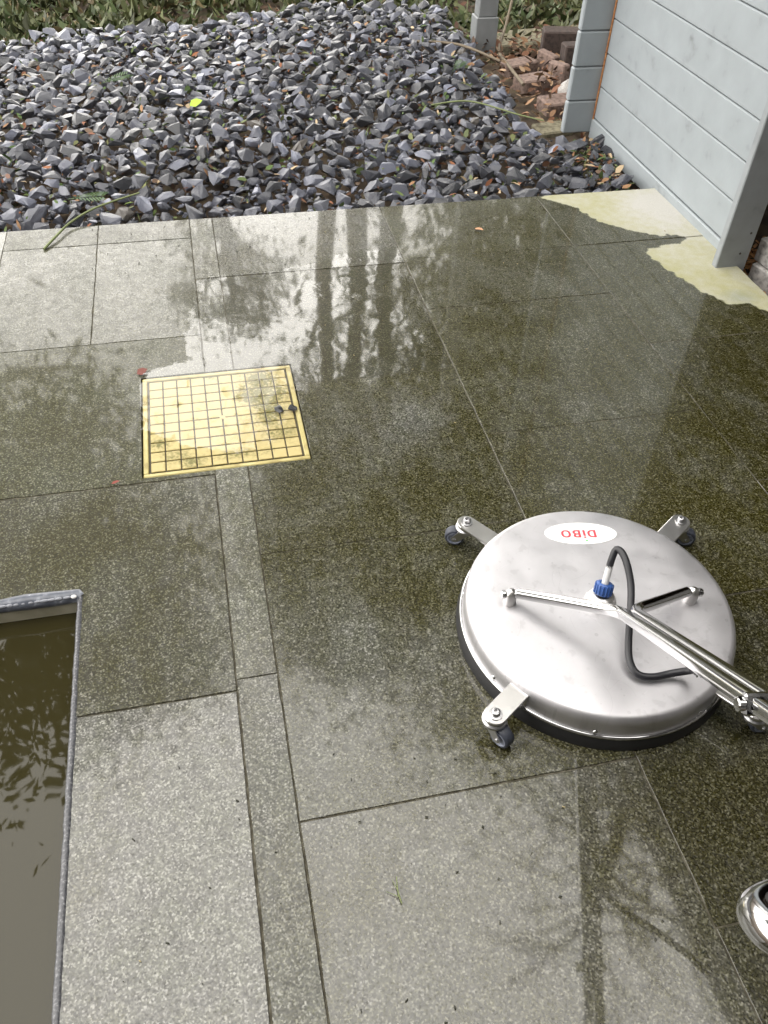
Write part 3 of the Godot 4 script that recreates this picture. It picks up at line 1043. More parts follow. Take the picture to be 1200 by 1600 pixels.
func build_gravel() -> void:
	var t := thing("gravel_bed", "bed of sharp blue-grey crushed stones behind the terrace", "gravel", Vector3.ZERO, "", "structure")
	var e := MB.new()
	var gx := 60
	var gz := 40
	for k in gz + 1:
		for i in gx + 1:
			var x := lerpf(-3.2, 1.69, float(i) / gx)
			var z := lerpf(-2.83, -5.6, float(k) / gz)
			e.vert(Vector3(x, lerpf(gravel_top(x, z) - 0.05, -0.175, smoothstep(-5.0, -5.5, z)), z), Vector3.UP)
	for k in gz:
		for i in gx:
			var q := k * (gx + 1) + i
			e.itri(q, q + 1, q + gx + 2); e.itri(q, q + gx + 2, q + gx + 1)
	put("stone_bedding", e.mesh(M.soil), t)
	var shapes := []
	for k in 24:
		var mb := stone_shape(500 + k)
		shapes.append(mb.mesh(M.stone))
	var tones := []
	rng.seed = 33
	for k in 10:
		var v := 0.062 * pow(7.5, k / 9.0)
		tones.append(Color(v * 0.9, v * 0.95, v * 1.2))
	tones.append(Color(0.17, 0.145, 0.12))
	var tone_mats := []
	for c in tones:
		var mm: StandardMaterial3D = M.stone.duplicate()
		mm.vertex_color_use_as_albedo = false
		mm.albedo_color = (c as Color).linear_to_srgb()
		tone_mats.append(mm)
	# throw stones, large ones first, so that neighbours touch but do not sit inside one another
	var all := []
	var cellmap := {}
	var sizes := []
	for k in 10500: sizes.append(0.018 + 0.086 * pow(rng.randf(), 2.1))
	sizes.sort()
	sizes.reverse()
	for s in sizes:
		var placed := false
		for tries in 14:
			var x := rng.randf_range(-2.2, 1.72)
			var z := rng.randf_range(-5.5, -2.84)
			if not in_gravel(x, z): continue
			if z + s * 0.45 > -2.83: continue
			var ok := true
			var cx := int(floor(x / 0.1))
			var cz := int(floor(z / 0.1))
			for ix in range(cx - 1, cx + 2):
				for iz in range(cz - 1, cz + 2):
					for o in cellmap.get(Vector2i(ix, iz), []):
						var rr: float = (o[3] + s) * 0.37
						if (o[0] - x) * (o[0] - x) + (o[2] - z) * (o[2] - z) < rr * rr:
							ok = false
							break
					if not ok: break
				if not ok: break
			if not ok: continue
			var st := [x, gravel_top(x, z) + rng.randf_range(-0.012, 0.010) + s * 0.08, z, s, rng.randi() % shapes.size(), 0]
			var key := Vector2i(cx, cz)
			if not cellmap.has(key): cellmap[key] = []
			cellmap[key].append(st)
			all.append(st)
			break
	# a lower layer fills the gaps
	var upper := all.size()
	for k in 6500:
		var x := rng.randf_range(-2.2, 1.7)
		var z := rng.randf_range(-5.45, -2.86)
		if in_gravel(x, z): all.append([x, gravel_top(x, z) - 0.022 + rng.randf_range(-0.008, 0.008), z, rng.randf_range(0.022, 0.05), rng.randi() % shapes.size(), 0])
	var tn := noise(0.9, 171)
	for st in all:
		var q := 0.42 + 0.25 * tn.get_noise_2d(st[0], st[2]) + rng.randfn(0, 0.27)
		st[5] = clampi(int(q * 10), 0, 9) if rng.randf() > 0.02 else 10
	# the 300 that show largest become single parts
	var cam_at := Vector3(0, 1.3235, 0)
	var ranked := []
	for k in all.size():
		var st: Array = all[k]
		var p := Vector3(st[0], st[1], st[2])
		var d := p - cam_at
		var lc := Vector3(d.dot(Vector3(0.97742, 0.02861, 0.20936)), d.dot(Vector3(0.12828, 0.70696, -0.69552)), d.dot(Vector3(0.16791, -0.70667, -0.68733)))
		var seen: bool = absf(lc.x / lc.z) < 0.46 and lc.y / lc.z < 0.62 and k < upper
		ranked.append([(st[3] / lc.z) if seen else 0.0, k])
	ranked.sort_custom(func(a, b): return a[0] > b[0])
	var single := {}
	for k in 300: single[ranked[k][1]] = true
	var rest := []
	for k in all.size():
		var st: Array = all[k]
		var bs := Basis.from_euler(Vector3(rng.randf_range(-0.6, 0.6), rng.randf() * TAU, rng.randf_range(-0.6, 0.6))).scaled_local(Vector3.ONE * float(st[3]) * 1.12)
		var xf := Transform3D(bs, Vector3(st[0], st[1], st[2]))
		if single.has(k): put("stone", shapes[st[4]], t, xf, tone_mats[st[5]])
		else: rest.append([xf, st[4], tones[st[5]]])
	for v in shapes.size():
		var list := rest.filter(func(r): return r[1] == v)
		var mm := MultiMesh.new()
		mm.transform_format = MultiMesh.TRANSFORM_3D
		mm.use_colors = true
		mm.mesh = shapes[v]
		mm.instance_count = list.size()
		for k in list.size():
			mm.set_instance_transform(k, list[k][0])
			mm.set_instance_color(k, list[k][2])
		var mi := MultiMeshInstance3D.new()
		mi.name = "small_stones"
		mi.multimesh = mm
		mi.set_meta("kind", "stuff")
		t.add_child(mi, true)

# ------------------------------------------------------------------ shed
func build_shed() -> void:
	var t := thing("garden_shed", "pale grey painted plank shed with interlocking corner", "shed", Vector3(1.715, 0, -3.44))
	var len_z := 1.20          # side wall from the rear corner to the front post
	var bh := 0.128
	# side wall planks (a wall of the -x side), local origin at the rear corner
	for k in 17:
		var y0 := 0.034 + bh * k
		var b := MB.new()
		b.box(Vector3(0, y0 + 0.0012, -0.03), Vector3(0.03, y0 + bh - 0.0012, len_z), 0.004)
		put("side_plank", b.mesh(M.shed_paint), t)
	var sill := MB.new()
	sill.box(Vector3(-0.006, -0.05, -0.03), Vector3(0.03, 0.0325, len_z), 0.004)
	put("sill_beam", sill.mesh(M.shed_paint), t)
	# rear wall planks stick out past the corner
	for k in 16:
		var y0 := -0.03 + 0.134 * k
		var b := MB.new()
		b.box(Vector3(-0.13, y0 + 0.0015, -0.065), Vector3(2.2, y0 + 0.134 - 0.0015, -0.032), 0.005)
		put("rear_plank", b.mesh(M.shed_paint), t)
	# front post
	var post := MB.new()
	post.box(Vector3(-0.076, -0.045, len_z + 0.002), Vector3(0.035, 2.25, len_z + 0.030), 0.003)
	put("front_post", post.mesh(M.post_paint_shaded), t)
	for y in [0.045, 0.115, 0.34]:
		var s := MB.new()
		s.lathe([Vector2(0.004, 0), Vector2(0.0035, 0.0012), Vector2(0, 0.0015)], 10, Transform3D(Basis.from_euler(Vector3(PI / 2, 0, 0)), Vector3(0.012 if y > 0.1 else -0.002, y, len_z + 0.0302)))
		put("screw", s.mesh(M.fascia), t)
	# far side wall, roof, floor
	var fw := MB.new()
	fw.box(Vector3(2.17, -0.05, -0.03), Vector3(2.2, 2.2, len_z + 0.03))
	put("far_wall", fw.mesh(M.timber_dark), t)
	var back := MB.new()
	back.box(Vector3(0.03, -0.05, -0.03), Vector3(2.17, 2.18, -0.028))
	put("inner_lining", back.mesh(M.timber_dark), t)
	var roof := MB.new()
	roof.box(Vector3(-0.16, 2.255, -0.2), Vector3(2.35, 2.31, len_z + 0.2), 0.006)
	put("roof", roof.mesh(M.roof_tile), t)
	# rusty angle strip in the corner
	var strip := MB.new()
	strip.box(Vector3(-0.0045, 0.01, -0.028), Vector3(-0.0005, 2.2, -0.016), 0.001)
	put("rusty_strip", strip.mesh(M.rust), t)

# ------------------------------------------------------------------ house outside the frame: eaves the wet slabs mirror, added rear that blocks light
func build_house() -> void:
	var t := thing("house", "grey rendered house with dark eaves overhanging beside the terrace, unseen rear added to block light", "house", Vector3(1.94, 0, -1.95))
	var w := MB.new()
	w.box(Vector3(0.62, -0.16, 0.0), Vector3(0.9, 3.05, 9.0))
	put("side_wall", w.mesh(M.render_wall), t)
	var w2 := MB.new()
	w2.box(Vector3(-7.5, -0.16, 2.95), Vector3(0.618, 5.85, 3.2))  # unseen; set close and tall to block light from behind the camera
	put("light_blocking_wall", w2.mesh(M.render_wall), t)
	var so := MB.new()
	so.box(Vector3(0.06, 2.98, 0.0), Vector3(0.615, 3.0, 4.29))
	put("soffit", so.mesh(M.fascia), t)
	# gutter bowed a little along its length
	var pts := []
	var rad := []
	for k in 12:
		var f := k / 11.0
		pts.append(Vector3(0.0 + 0.06 * f * f, 3.0, 0.05 + 4.2 * f)); rad.append(0.055)
	var g := MB.new()
	g.tube(pts, rad, 10)
	put("gutter", g.mesh(M.fascia), t)
	var r := MB.new()
	r.flat_quad(Vector3(0.0, 3.03, -0.15), Vector3(0.0, 3.03, 9.0), Vector3(4.0, 6.0, 9.0), Vector3(4.0, 6.0, -0.15), Vector3(2, -5, 3))
	r.flat_quad(Vector3(0.0, 3.0, -0.15), Vector3(0.0, 3.0, 9.0), Vector3(4.0, 5.95, 9.0), Vector3(4.0, 5.95, -0.15), Vector3(2, 50, 3))
	r.flat_quad(Vector3(0.0, 3.0, -0.15), Vector3(0.0, 3.03, -0.15), Vector3(4.0, 6.0, -0.15), Vector3(4.0, 5.95, -0.15), Vector3(2, 4, 3))
	put("roof", r.mesh(M.roof_tile), t)
	var gable := MB.new()
	gable.quad(Vector3(0.9, -0.16, 0.0), Vector3(4.0, -0.16, 0.0), Vector3(4.0, 5.94, 0.0), Vector3(0.9, 3.64, 0.0), Vector3(0, 0, -1))
	put("gable", gable.mesh(M.render_wall), t)
	var r2 := MB.new()
	r2.flat_quad(Vector3(-7.8, 5.7, 2.5), Vector3(0.6, 5.7, 2.5), Vector3(0.6, 8.4, 6.5), Vector3(-7.8, 8.4, 6.5), Vector3(-4, -5, 8))  # unseen roof, raised with that wall to block sky light
	put("light_blocking_roof", r2.mesh(M.roof_tile), t)
	for x in [-5.5, -3.4, -1.3]:
		var win := MB.new()
		win.box(Vector3(x, 0.6, 2.92), Vector3(x + 1.2, 2.2, 2.948))
		put("window", win.mesh(M.window_glass), t)

# ------------------------------------------------------------------ trees beyond the frame, mirrored in the wet paving
func leaf_cloud(sd: int, clumps: int, per: int, size: float, long: float, centre: Vector3, rad: Vector3, m: Material, hang := 0.0) -> ArrayMesh:
	var r := RandomNumberGenerator.new()
	r.seed = sd
	var b := MB.new()
	for c in clumps:
		var d := Vector3(r.randfn(), r.randfn(), r.randfn()).normalized() * pow(r.randf(), 0.45)
		var at := centre + d * rad
		var spread := rad.length() * r.randf_range(0.06, 0.16)
		for k in per:
			var p := at + Vector3(r.randfn(), r.randfn() * 0.7, r.randfn()) * spread
			var dir := Vector3(r.randfn(), r.randfn() * (1.0 - hang) - hang * 1.5, r.randfn()).normalized()
			var side := dir.cross(Vector3(r.randfn(), r.randfn(), r.randfn())).normalized()
			var s := size * r.randf_range(0.6, 1.3)
			var n := dir.cross(side).normalized()
			var w := s / long
			var i := b.vert(p, n); var j := b.vert(p + dir * s * 0.5 + side * w * 0.5, n); var l := b.vert(p + dir * s, n); var q := b.vert(p + dir * s * 0.5 - side * w * 0.5, n)
			b.itri(i, j, l); b.itri(i, l, q)
	return b.mesh(m)

func trunk(b: MB, a: Vector3, c: Vector3, r0: float, r1: float, wob: float, sd: int) -> void:
	var r := RandomNumberGenerator.new()
	r.seed = sd
	var pts := []
	var rad := []
	for k in 9:
		var f := k / 8.0
		pts.append(a.lerp(c, f) + Vector3(r.randfn(), 0, r.randfn()) * wob * (0.0 if k == 0 else 1.0))
		rad.append(lerpf(r0, r1, f))
	b.tube(pts, rad, 8)

var crowns := {}

func tree(called: String, label: String, at: Vector3, height: float, base: float, rx: float, r0: float, sd: int, m: Material, clumps: int, leaf: float, lean := Vector3.ZERO, hang := 0.0, long := 3.0) -> void:
	var t := thing(called, label, "tree", at, "trees beyond the garden")
	var b := MB.new()
	trunk(b, Vector3.ZERO, Vector3(0, height * 0.93, 0) + lean, r0, 0.05, 0.05, sd)
	rng.seed = sd
	for k in 9:
		var y := lerpf(base * 0.8, height * 0.85, k / 8.0)
		var a := rng.randf() * TAU
		var root := Vector3(0, y, 0) + lean * (y / height)
		b.tube([root, root + Vector3(cos(a), 0.35, sin(a)) * rx * 0.4, root + Vector3(cos(a) * rx * 0.8, rx * 0.35, sin(a) * rx * 0.8)], [0.07, 0.045, 0.02], 5)
	put("trunk", b.mesh(M.bark), t)
	var key := "%s%d" % [called, int(height / 5.0)]
	if not crowns.has(key): crowns[key] = leaf_cloud(sd + 1, clumps, 90, leaf, long, Vector3.ZERO, Vector3(rx, (height - base) * 0.5, rx), m, hang)
	put("crown", crowns[key], t, Transform3D(Basis(Vector3.UP, sd * 1.7), Vector3(0, (base + height) * 0.5, 0) + lean * 0.75))

func build_trees() -> void:
	# three stems whose trunks stand in the puddle's mirror image
	tree("pine_tree", "slim pine, leftmost of the three trunks mirrored in the puddle", Vector3(2.08, -0.16, -13.0), 17.5, 8.2, 1.5, 0.20, 201, M.needle, 300, 0.20, Vector3(-0.2, 0, 0))
	tree("pine_tree", "pine with the middle trunk of the three mirrored in the puddle", Vector3(2.62, -0.16, -13.1), 18.5, 8.6, 1.5, 0.24, 202, M.needle, 300, 0.20, Vector3(-0.3, 0, 0))
	tree("pine_tree", "pine with the rightmost trunk of the three mirrored in the puddle", Vector3(3.17, -0.16, -13.0), 18.0, 8.4, 1.5, 0.24, 203, M.needle, 300, 0.20, Vector3(-0.25, 0, 0))
	tree("young_pine", "small young pine mirrored at the left end of the puddle", Vector3(0.25, -0.16, -10.5), 5.6, 3.9, 0.8, 0.07, 204, M.needle, 30, 0.12)
	tree("leafy_tree", "laurel-leaved tree whose drooping leaves mirror in the pond", Vector3(-2.3, -0.16, -6.6), 8.3, 3.4, 1.75, 0.16, 205, M.leaf_dark, 150, 0.17, Vector3(0.15, 0, 0.3), 0.6, 2.6)
	# dense evergreens towards the shed
	tree("fir_tree", "tall dense fir behind the shed's rear corner", Vector3(5.0, -0.16, -10.0), 17.0, 0.8, 2.3, 0.25, 206, M.leaf_dark, 620, 0.22)
	tree("fir_tree", "dense fir farther behind the shed beside the taller fir", Vector3(7.6, -0.16, -8.5), 16.0, 0.8, 2.4, 0.25, 207, M.needle, 620, 0.22)
	tree("fir_tree", "broad fir rising over the shed roof", Vector3(6.0, -0.16, -5.6), 11.0, 1.0, 2.0, 0.25, 208, M.leaf_dark, 420, 0.22)
	bare_tree()

func bare_tree() -> void:
	var t := thing("bare_tree", "leafless forked tree whose twigs mirror in the lower slabs", "tree", Vector3(5.0, -0.16, -5.0), "trees beyond the garden")
	var o := Vector3(5.0, -0.16, -5.0)
	var b := MB.new()
	var fork := Vector3(3.72, 9.0, -3.3) - o
	trunk(b, Vector3.ZERO, fork, 0.2, 0.07, 0.06, 301)
	var la := Vector3(3.95, 11.2, -2.9) - o
	trunk(b, fork, la, 0.06, 0.03, 0.08, 302)
	var lb := Vector3(5.2, 10.6, -3.0) - o
	trunk(b, fork, lb, 0.05, 0.025, 0.08, 304)
	put("trunk", b.mesh(M.bark), t)
	var tw := MB.new()
	rng.seed = 305
	for k in 34:
		var f := rng.randf()
		var from: Vector3 = fork.lerp(la, f * 0.7) if k % 3 else fork.lerp(lb, f)
		if k % 2 == 0: from = fork * rng.randf_range(0.72, 1.0)
		grow(tw, from, Vector3(rng.randfn(), rng.randfn() * 0.7, rng.randfn()).normalized(), rng.randf_range(0.5, 1.1), 0.026, 4)
	put("twigs", tw.mesh(M.bark), t)

func grow(b: MB, p: Vector3, d: Vector3, l: float, r: float, depth: int) -> void:
	var q := p + d * l * 0.5 + Vector3(rng.randfn(), rng.randfn(), rng.randfn()) * l * 0.05
	var e := q + (d + Vector3(rng.randfn(), rng.randfn(), rng.randfn()) * 0.25).normalized() * l * 0.5
	b.tube([p, q, e], [r, r * 0.8, r * 0.6], 4, false)
	if depth <= 1: return
	for k in 2 + (1 if rng.randf() < 0.35 else 0):
		var nd := (d + Vector3(rng.randfn(), rng.randfn(), rng.randfn()) * 0.55).normalized()
		grow(b, e if k < 2 else q, nd, l * rng.randf_range(0.5, 0.8), r * 0.62, depth - 1)

# ------------------------------------------------------------------ surface cleaner
func build_cleaner() -> void:
	var t := thing("surface_cleaner", "round stainless steel pressure surface cleaner on four casters", "floor cleaner", Vector3(0.657, 0, -0.889))
	t.rotation.y = -deg_to_rad(10.0)
	# deck
	var d := MB.new()
	var prof := [Vector2(0.2635, 0.034), Vector2(0.2628, 0.05), Vector2(0.2615, 0.064), Vector2(0.2595, 0.0705), Vector2(0.2565, 0.0755), Vector2(0.2525, 0.0788), Vector2(0.247, 0.0803), Vector2(0.2, 0.0812), Vector2(0.12, 0.0822), Vector2(0.05, 0.0826), Vector2(0.0, 0.0826)]
	d.lathe(prof, 96)
	put("deck", d.mesh(M.steel_sheet), t)
	var rim := MB.new()
	var ring := []
	for k in 13:
		var a := -PI / 2 + TAU * k / 12.0
		ring.append(Vector2(0.2650 + 0.0042 * cos(a), 0.0305 + 0.0042 * sin(a)))
	rim.lathe(ring, 96)
	put("rolled_rim", rim.mesh(M.chrome), t)
	var groove := MB.new()
	groove.lathe([Vector2(0.262, 0.027), Vector2(0.2622, 0.0355)], 96)
	put("rim_seal", groove.mesh(M.rubber), t)
	var sk := MB.new()
	sk.lathe([Vector2(0.258, 0.001), Vector2(0.2735, 0.001), Vector2(0.2725, 0.01), Vector2(0.2695, 0.02), Vector2(0.2665, 0.0275), Vector2(0.255, 0.0275)], 96)
	put("rubber_skirt", sk.mesh(M.rubber), t)
	# rivets round the lower wall
	for k in 8:
		var a := TAU * (k + 0.28) / 8.0
		var rv := MB.new()
		rv.lathe([Vector2(0.0045, 0), Vector2(0.0042, 0.0014), Vector2(0.0025, 0.0026), Vector2(0, 0.003)], 10, Transform3D(Basis(Vector3(-sin(a), 0, cos(a)), Vector3(cos(a), 0, sin(a)), Vector3(0, -1, 0)), Vector3(cos(a), 0, sin(a)) * 0.2632 + Vector3(0, 0.0405, 0)))
		put("rivet", rv.mesh(M.chrome), t)
	# casters: swivel angle of each wheel as it stands
	caster(t, -135.0, -190.0)
	caster(t, -45.0, -12.0)
	caster(t, 45.0, 5.0)
	caster(t, 135.0, -48.0)
	# swivel hub with hose coupling
	var hub := MB.new()
	hub.lathe([Vector2(0.030, 0.0826), Vector2(0.030, 0.087), Vector2(0.0265, 0.0885), Vector2(0.0265, 0.094), Vector2(0.0272, 0.0955), Vector2(0.0262, 0.0985), Vector2(0.0225, 0.103), Vector2(0.0205, 0.1045), Vector2(0.0, 0.1045)], 40)
	put("swivel_hub", hub.mesh(M.steel_bracket), t)
	var tilt := Basis.from_euler(Vector3(-0.42, 0, -0.14))
	var cb := Transform3D(tilt, Vector3(0.0, 0.103, -0.002))
	var cn := MB.new()
	var prev: Array = []
	cn.lathe([Vector2(0.0135, 0.0), Vector2(0.0165, 0.003), Vector2(0.0165, 0.022), Vector2(0.0145, 0.0245), Vector2(0.009, 0.0245), Vector2(0.009, 0.021), Vector2(0, 0.021)], 28, cb)
	for k in 16:   # grip ribs
		var a := TAU * k / 16.0
		cn.box(Vector3(-0.0012, 0.002, 0.0155), Vector3(0.0012, 0.023, 0.0182), 0.0006, cb * Transform3D(Basis(Vector3.UP, a), Vector3.ZERO))
	put("coupling_nut", cn.mesh(M.blue_plastic), t)
	var np := MB.new()
	np.tube([cb * Vector3(0, 0.018, 0), cb * Vector3(0, 0.062, 0)], [0.0068, 0.0068], 14)
	put("hose_ferrule", np.mesh(M.white_plastic), t)
	var c := Curve3D.new()
	var end := cb * Vector3(0, 0.058, 0)
	var hp := [end, end + tilt.y * 0.016, Vector3(0.018, 0.187, -0.042), Vector3(0.027, 0.188, -0.031), Vector3(0.033, 0.178, -0.007), Vector3(0.036, 0.16, 0.024), Vector3(0.031, 0.14, 0.061), Vector3(0.021, 0.112, 0.113), Vector3(0.0165, 0.1, 0.150), Vector3(0.026, 0.094, 0.174), Vector3(0.052, 0.094, 0.181), Vector3(0.09, 0.098, 0.176), Vector3(0.12, 0.125, 0.187), Vector3(0.098, 0.235, 0.252), Vector3(0.038, 0.325, 0.312), Vector3(0.022, 0.37, 0.372), Vector3(0.06, 0.375, 0.418), Vector3(0.11, 0.375, 0.456), Vector3(0.158, 0.368, 0.502), Vector3(0.205, 0.35, 0.55), Vector3(0.42, 0.14, 0.72), Vector3(0.62, 0.012, 0.86), Vector3(1.1, 0.009, 1.02)]
	for k in hp.size():
		var a: Vector3 = hp[maxi(0, k - 1)]
		var e: Vector3 = hp[mini(hp.size() - 1, k + 1)]
		var tg := (e - a) / 6.0
		c.add_point(hp[k], -tg, tg)
	c.bake_interval = 0.006
	var baked := c.get_baked_points()
	var hr := []
	var hpts := []
	for k in baked.size(): hpts.append(baked[k]); hr.append(0.0068)
	var hose := MB.new()
	hose.tube(hpts, hr, 12)
	put("hose", hose.mesh(M.hose_rubber), t)
	# yoke and handle: two bent tubes side by side
	var hd := Vector3(0, 0.295, 0.365).normalized()
	for s in [-1.0, 1.0]:
		var lug := MB.new()
		lug.lathe([Vector2(0.0125, 0.0816), Vector2(0.0125, 0.098), Vector2(0.0115, 0.108), Vector2(0.008, 0.115), Vector2(0, 0.118)], 20, Transform3D(Basis(), Vector3(s * 0.178, 0, -0.002)))
		var lg := put("pivot_lug", lug.mesh(M.steel_bracket), t)
		var bolt := MB.new()
		bolt.lathe([Vector2(0.0085, 0), Vector2(0.0085, 0.006), Vector2(0.007, 0.0075), Vector2(0, 0.0075)], 6, Transform3D(Basis.from_euler(Vector3(0, 0, -s * PI / 2)), Vector3(s * 0.189, 0.106, -0.002)), false)
		put("hex_bolt", bolt.mesh(M.chrome), lg)
		var y := MB.new()
		var q := []
		var rr := []
		var j := Vector3(s * 0.0115, 0.186, 0.104)
		var a := Vector3(s * 0.163, 0.110, 0.0)
		q.append(a + Vector3(s * 0.012, -0.003, 0)); rr.append(0.0055)
		q.append(a); rr.append(0.009)
		for k in 7:
			var f := k / 6.0
			var p0 := j + (a - j).normalized() * 0.035
			var p2 := j + hd * 0.035
			q.append(p0.lerp(j, f).lerp(j.lerp(p2, f), f)); rr.append(0.0098)
		q.append(j + hd * 0.87); rr.append(0.0106)
		y.square_bar(q, rr)
		put("handle_tube", y.mesh(M.chrome), t)
	var weld := MB.new()
	weld.box(Vector3(-0.003, -0.002, 0.0), Vector3(0.003, 0.002, 0.5), 0.0008, Transform3D(Basis(Vector3.RIGHT, hd.cross(Vector3.RIGHT).normalized() * -1.0, hd), Vector3(0, 0.186, 0.104) + hd * 0.03))
	put("weld_bead", weld.mesh(M.zinc), t)
	# clamp with bolt
	var cxf := Transform3D(Basis(Vector3.RIGHT, hd.cross(Vector3.RIGHT), hd).orthonormalized(), Vector3(0, 0.186, 0.104) + hd * 0.485)
	var cl := MB.new()
	cl.box(Vector3(-0.027, -0.0138, -0.006), Vector3(0.027, 0.0138, 0.006), 0.003, cxf)
	var clamp_o := put("clamp", cl.mesh(M.chrome), t)
	var cbolt := MB.new()
	cbolt.lathe([Vector2(0.0095, 0.0), Vector2(0.0095, 0.007), Vector2(0.0078, 0.0085), Vector2(0, 0.0085)], 6, cxf * Transform3D(Basis.from_euler(Vector3(0, 0, PI / 2)), Vector3(-0.026, 0, 0)), false)
	put("clamp_bolt", cbolt.mesh(M.chrome), clamp_o)
	# hose ring under the handle
	var rg := MB.new()
	var rp := []
	var rr2 := []
	for k in 17:
		var a := TAU * k / 16.0 * 0.86
		rp.append(Vector3(0.121, 0.121, 0.188) + Vector3(0.2, 0.0, 0.0) * 0.0 + (Vector3(0, 1, 0.25).normalized() * sin(a) + Vector3(0.35, 0, 1).normalized() * cos(a)) * 0.0125)
		rr2.append(0.0022)
	rg.tube(rp, rr2, 8)
	put("hose_ring", rg.mesh(M.chrome), t)
	# handlebar: closed loop across the top of the tubes
	var hb := MB.new()
	var lp := []
	var lr := []
	var upv := hd.cross(Vector3.RIGHT).normalized()
	if upv.y < 0: upv = -upv
	var hc := Vector3(0, 0.186, 0.104) + hd * 0.905
	for k in 65:
		var a := TAU * k / 64.0
		var ex := signf(cos(a)) * pow(absf(cos(a)), 0.35)
		var ey := signf(sin(a)) * pow(absf(sin(a)), 0.8)
		lp.append(hc + Vector3.RIGHT * ex * 0.219 + hd * ey * 0.036); lr.append(0.0135)
	hb.tube(lp, lr, 16, false)
	put("handlebar", hb.mesh(M.chrome), t)
	# sticker, read from the far side
	var st := MB.new()
	st.lathe([Vector2(1.0, 0.0), Vector2(1.0, 0.0004), Vector2(0.0, 0.0004)], 48, Transform3D(Basis().scaled(Vector3(0.077, 1, 0.031)), Vector3(0, 0.0817, -0.184)))
	var so := put("sticker", st.mesh(M.sticker_white), t)
	var tm := TextMesh.new()
	tm.text = "DiBO"
	var fnt := SystemFont.new()
	fnt.font_names = PackedStringArray(["Droid Sans"])
	fnt.font_weight = 700
	tm.font = fnt
	tm.font_size = 32
	tm.pixel_size = 0.00092
	tm.depth = 0.0003
	tm.material = M.sticker_red
	var txf := Transform3D(Basis(Vector3(-1.12, 0, 0), Vector3(0, 0, 1.0), Vector3(0, 1, 0)), Vector3(-0.004, 0.0823, -0.183))
	put("lettering", tm, so, txf)
	var sub := MB.new()
	rng.seed = 88
	var xx := -0.036
	while xx < 0.036:
		var wd := rng.randf_range(0.0014, 0.0026)
		sub.box(Vector3(xx, 0.0821, -0.2018), Vector3(xx + wd, 0.0823, -0.2002))
		xx += wd + (0.0009 if rng.randf() < 0.8 else 0.003)
	put("small_print", sub.mesh(M.sticker_grey), so)
	var gm := MB.new()
	gm.box(Vector3(0.0065, 0.0821, -0.1655), Vector3(0.0115, 0.0824, -0.1615), 0.0001)
	put("green_mark", gm.mesh(M.sticker_green), so)

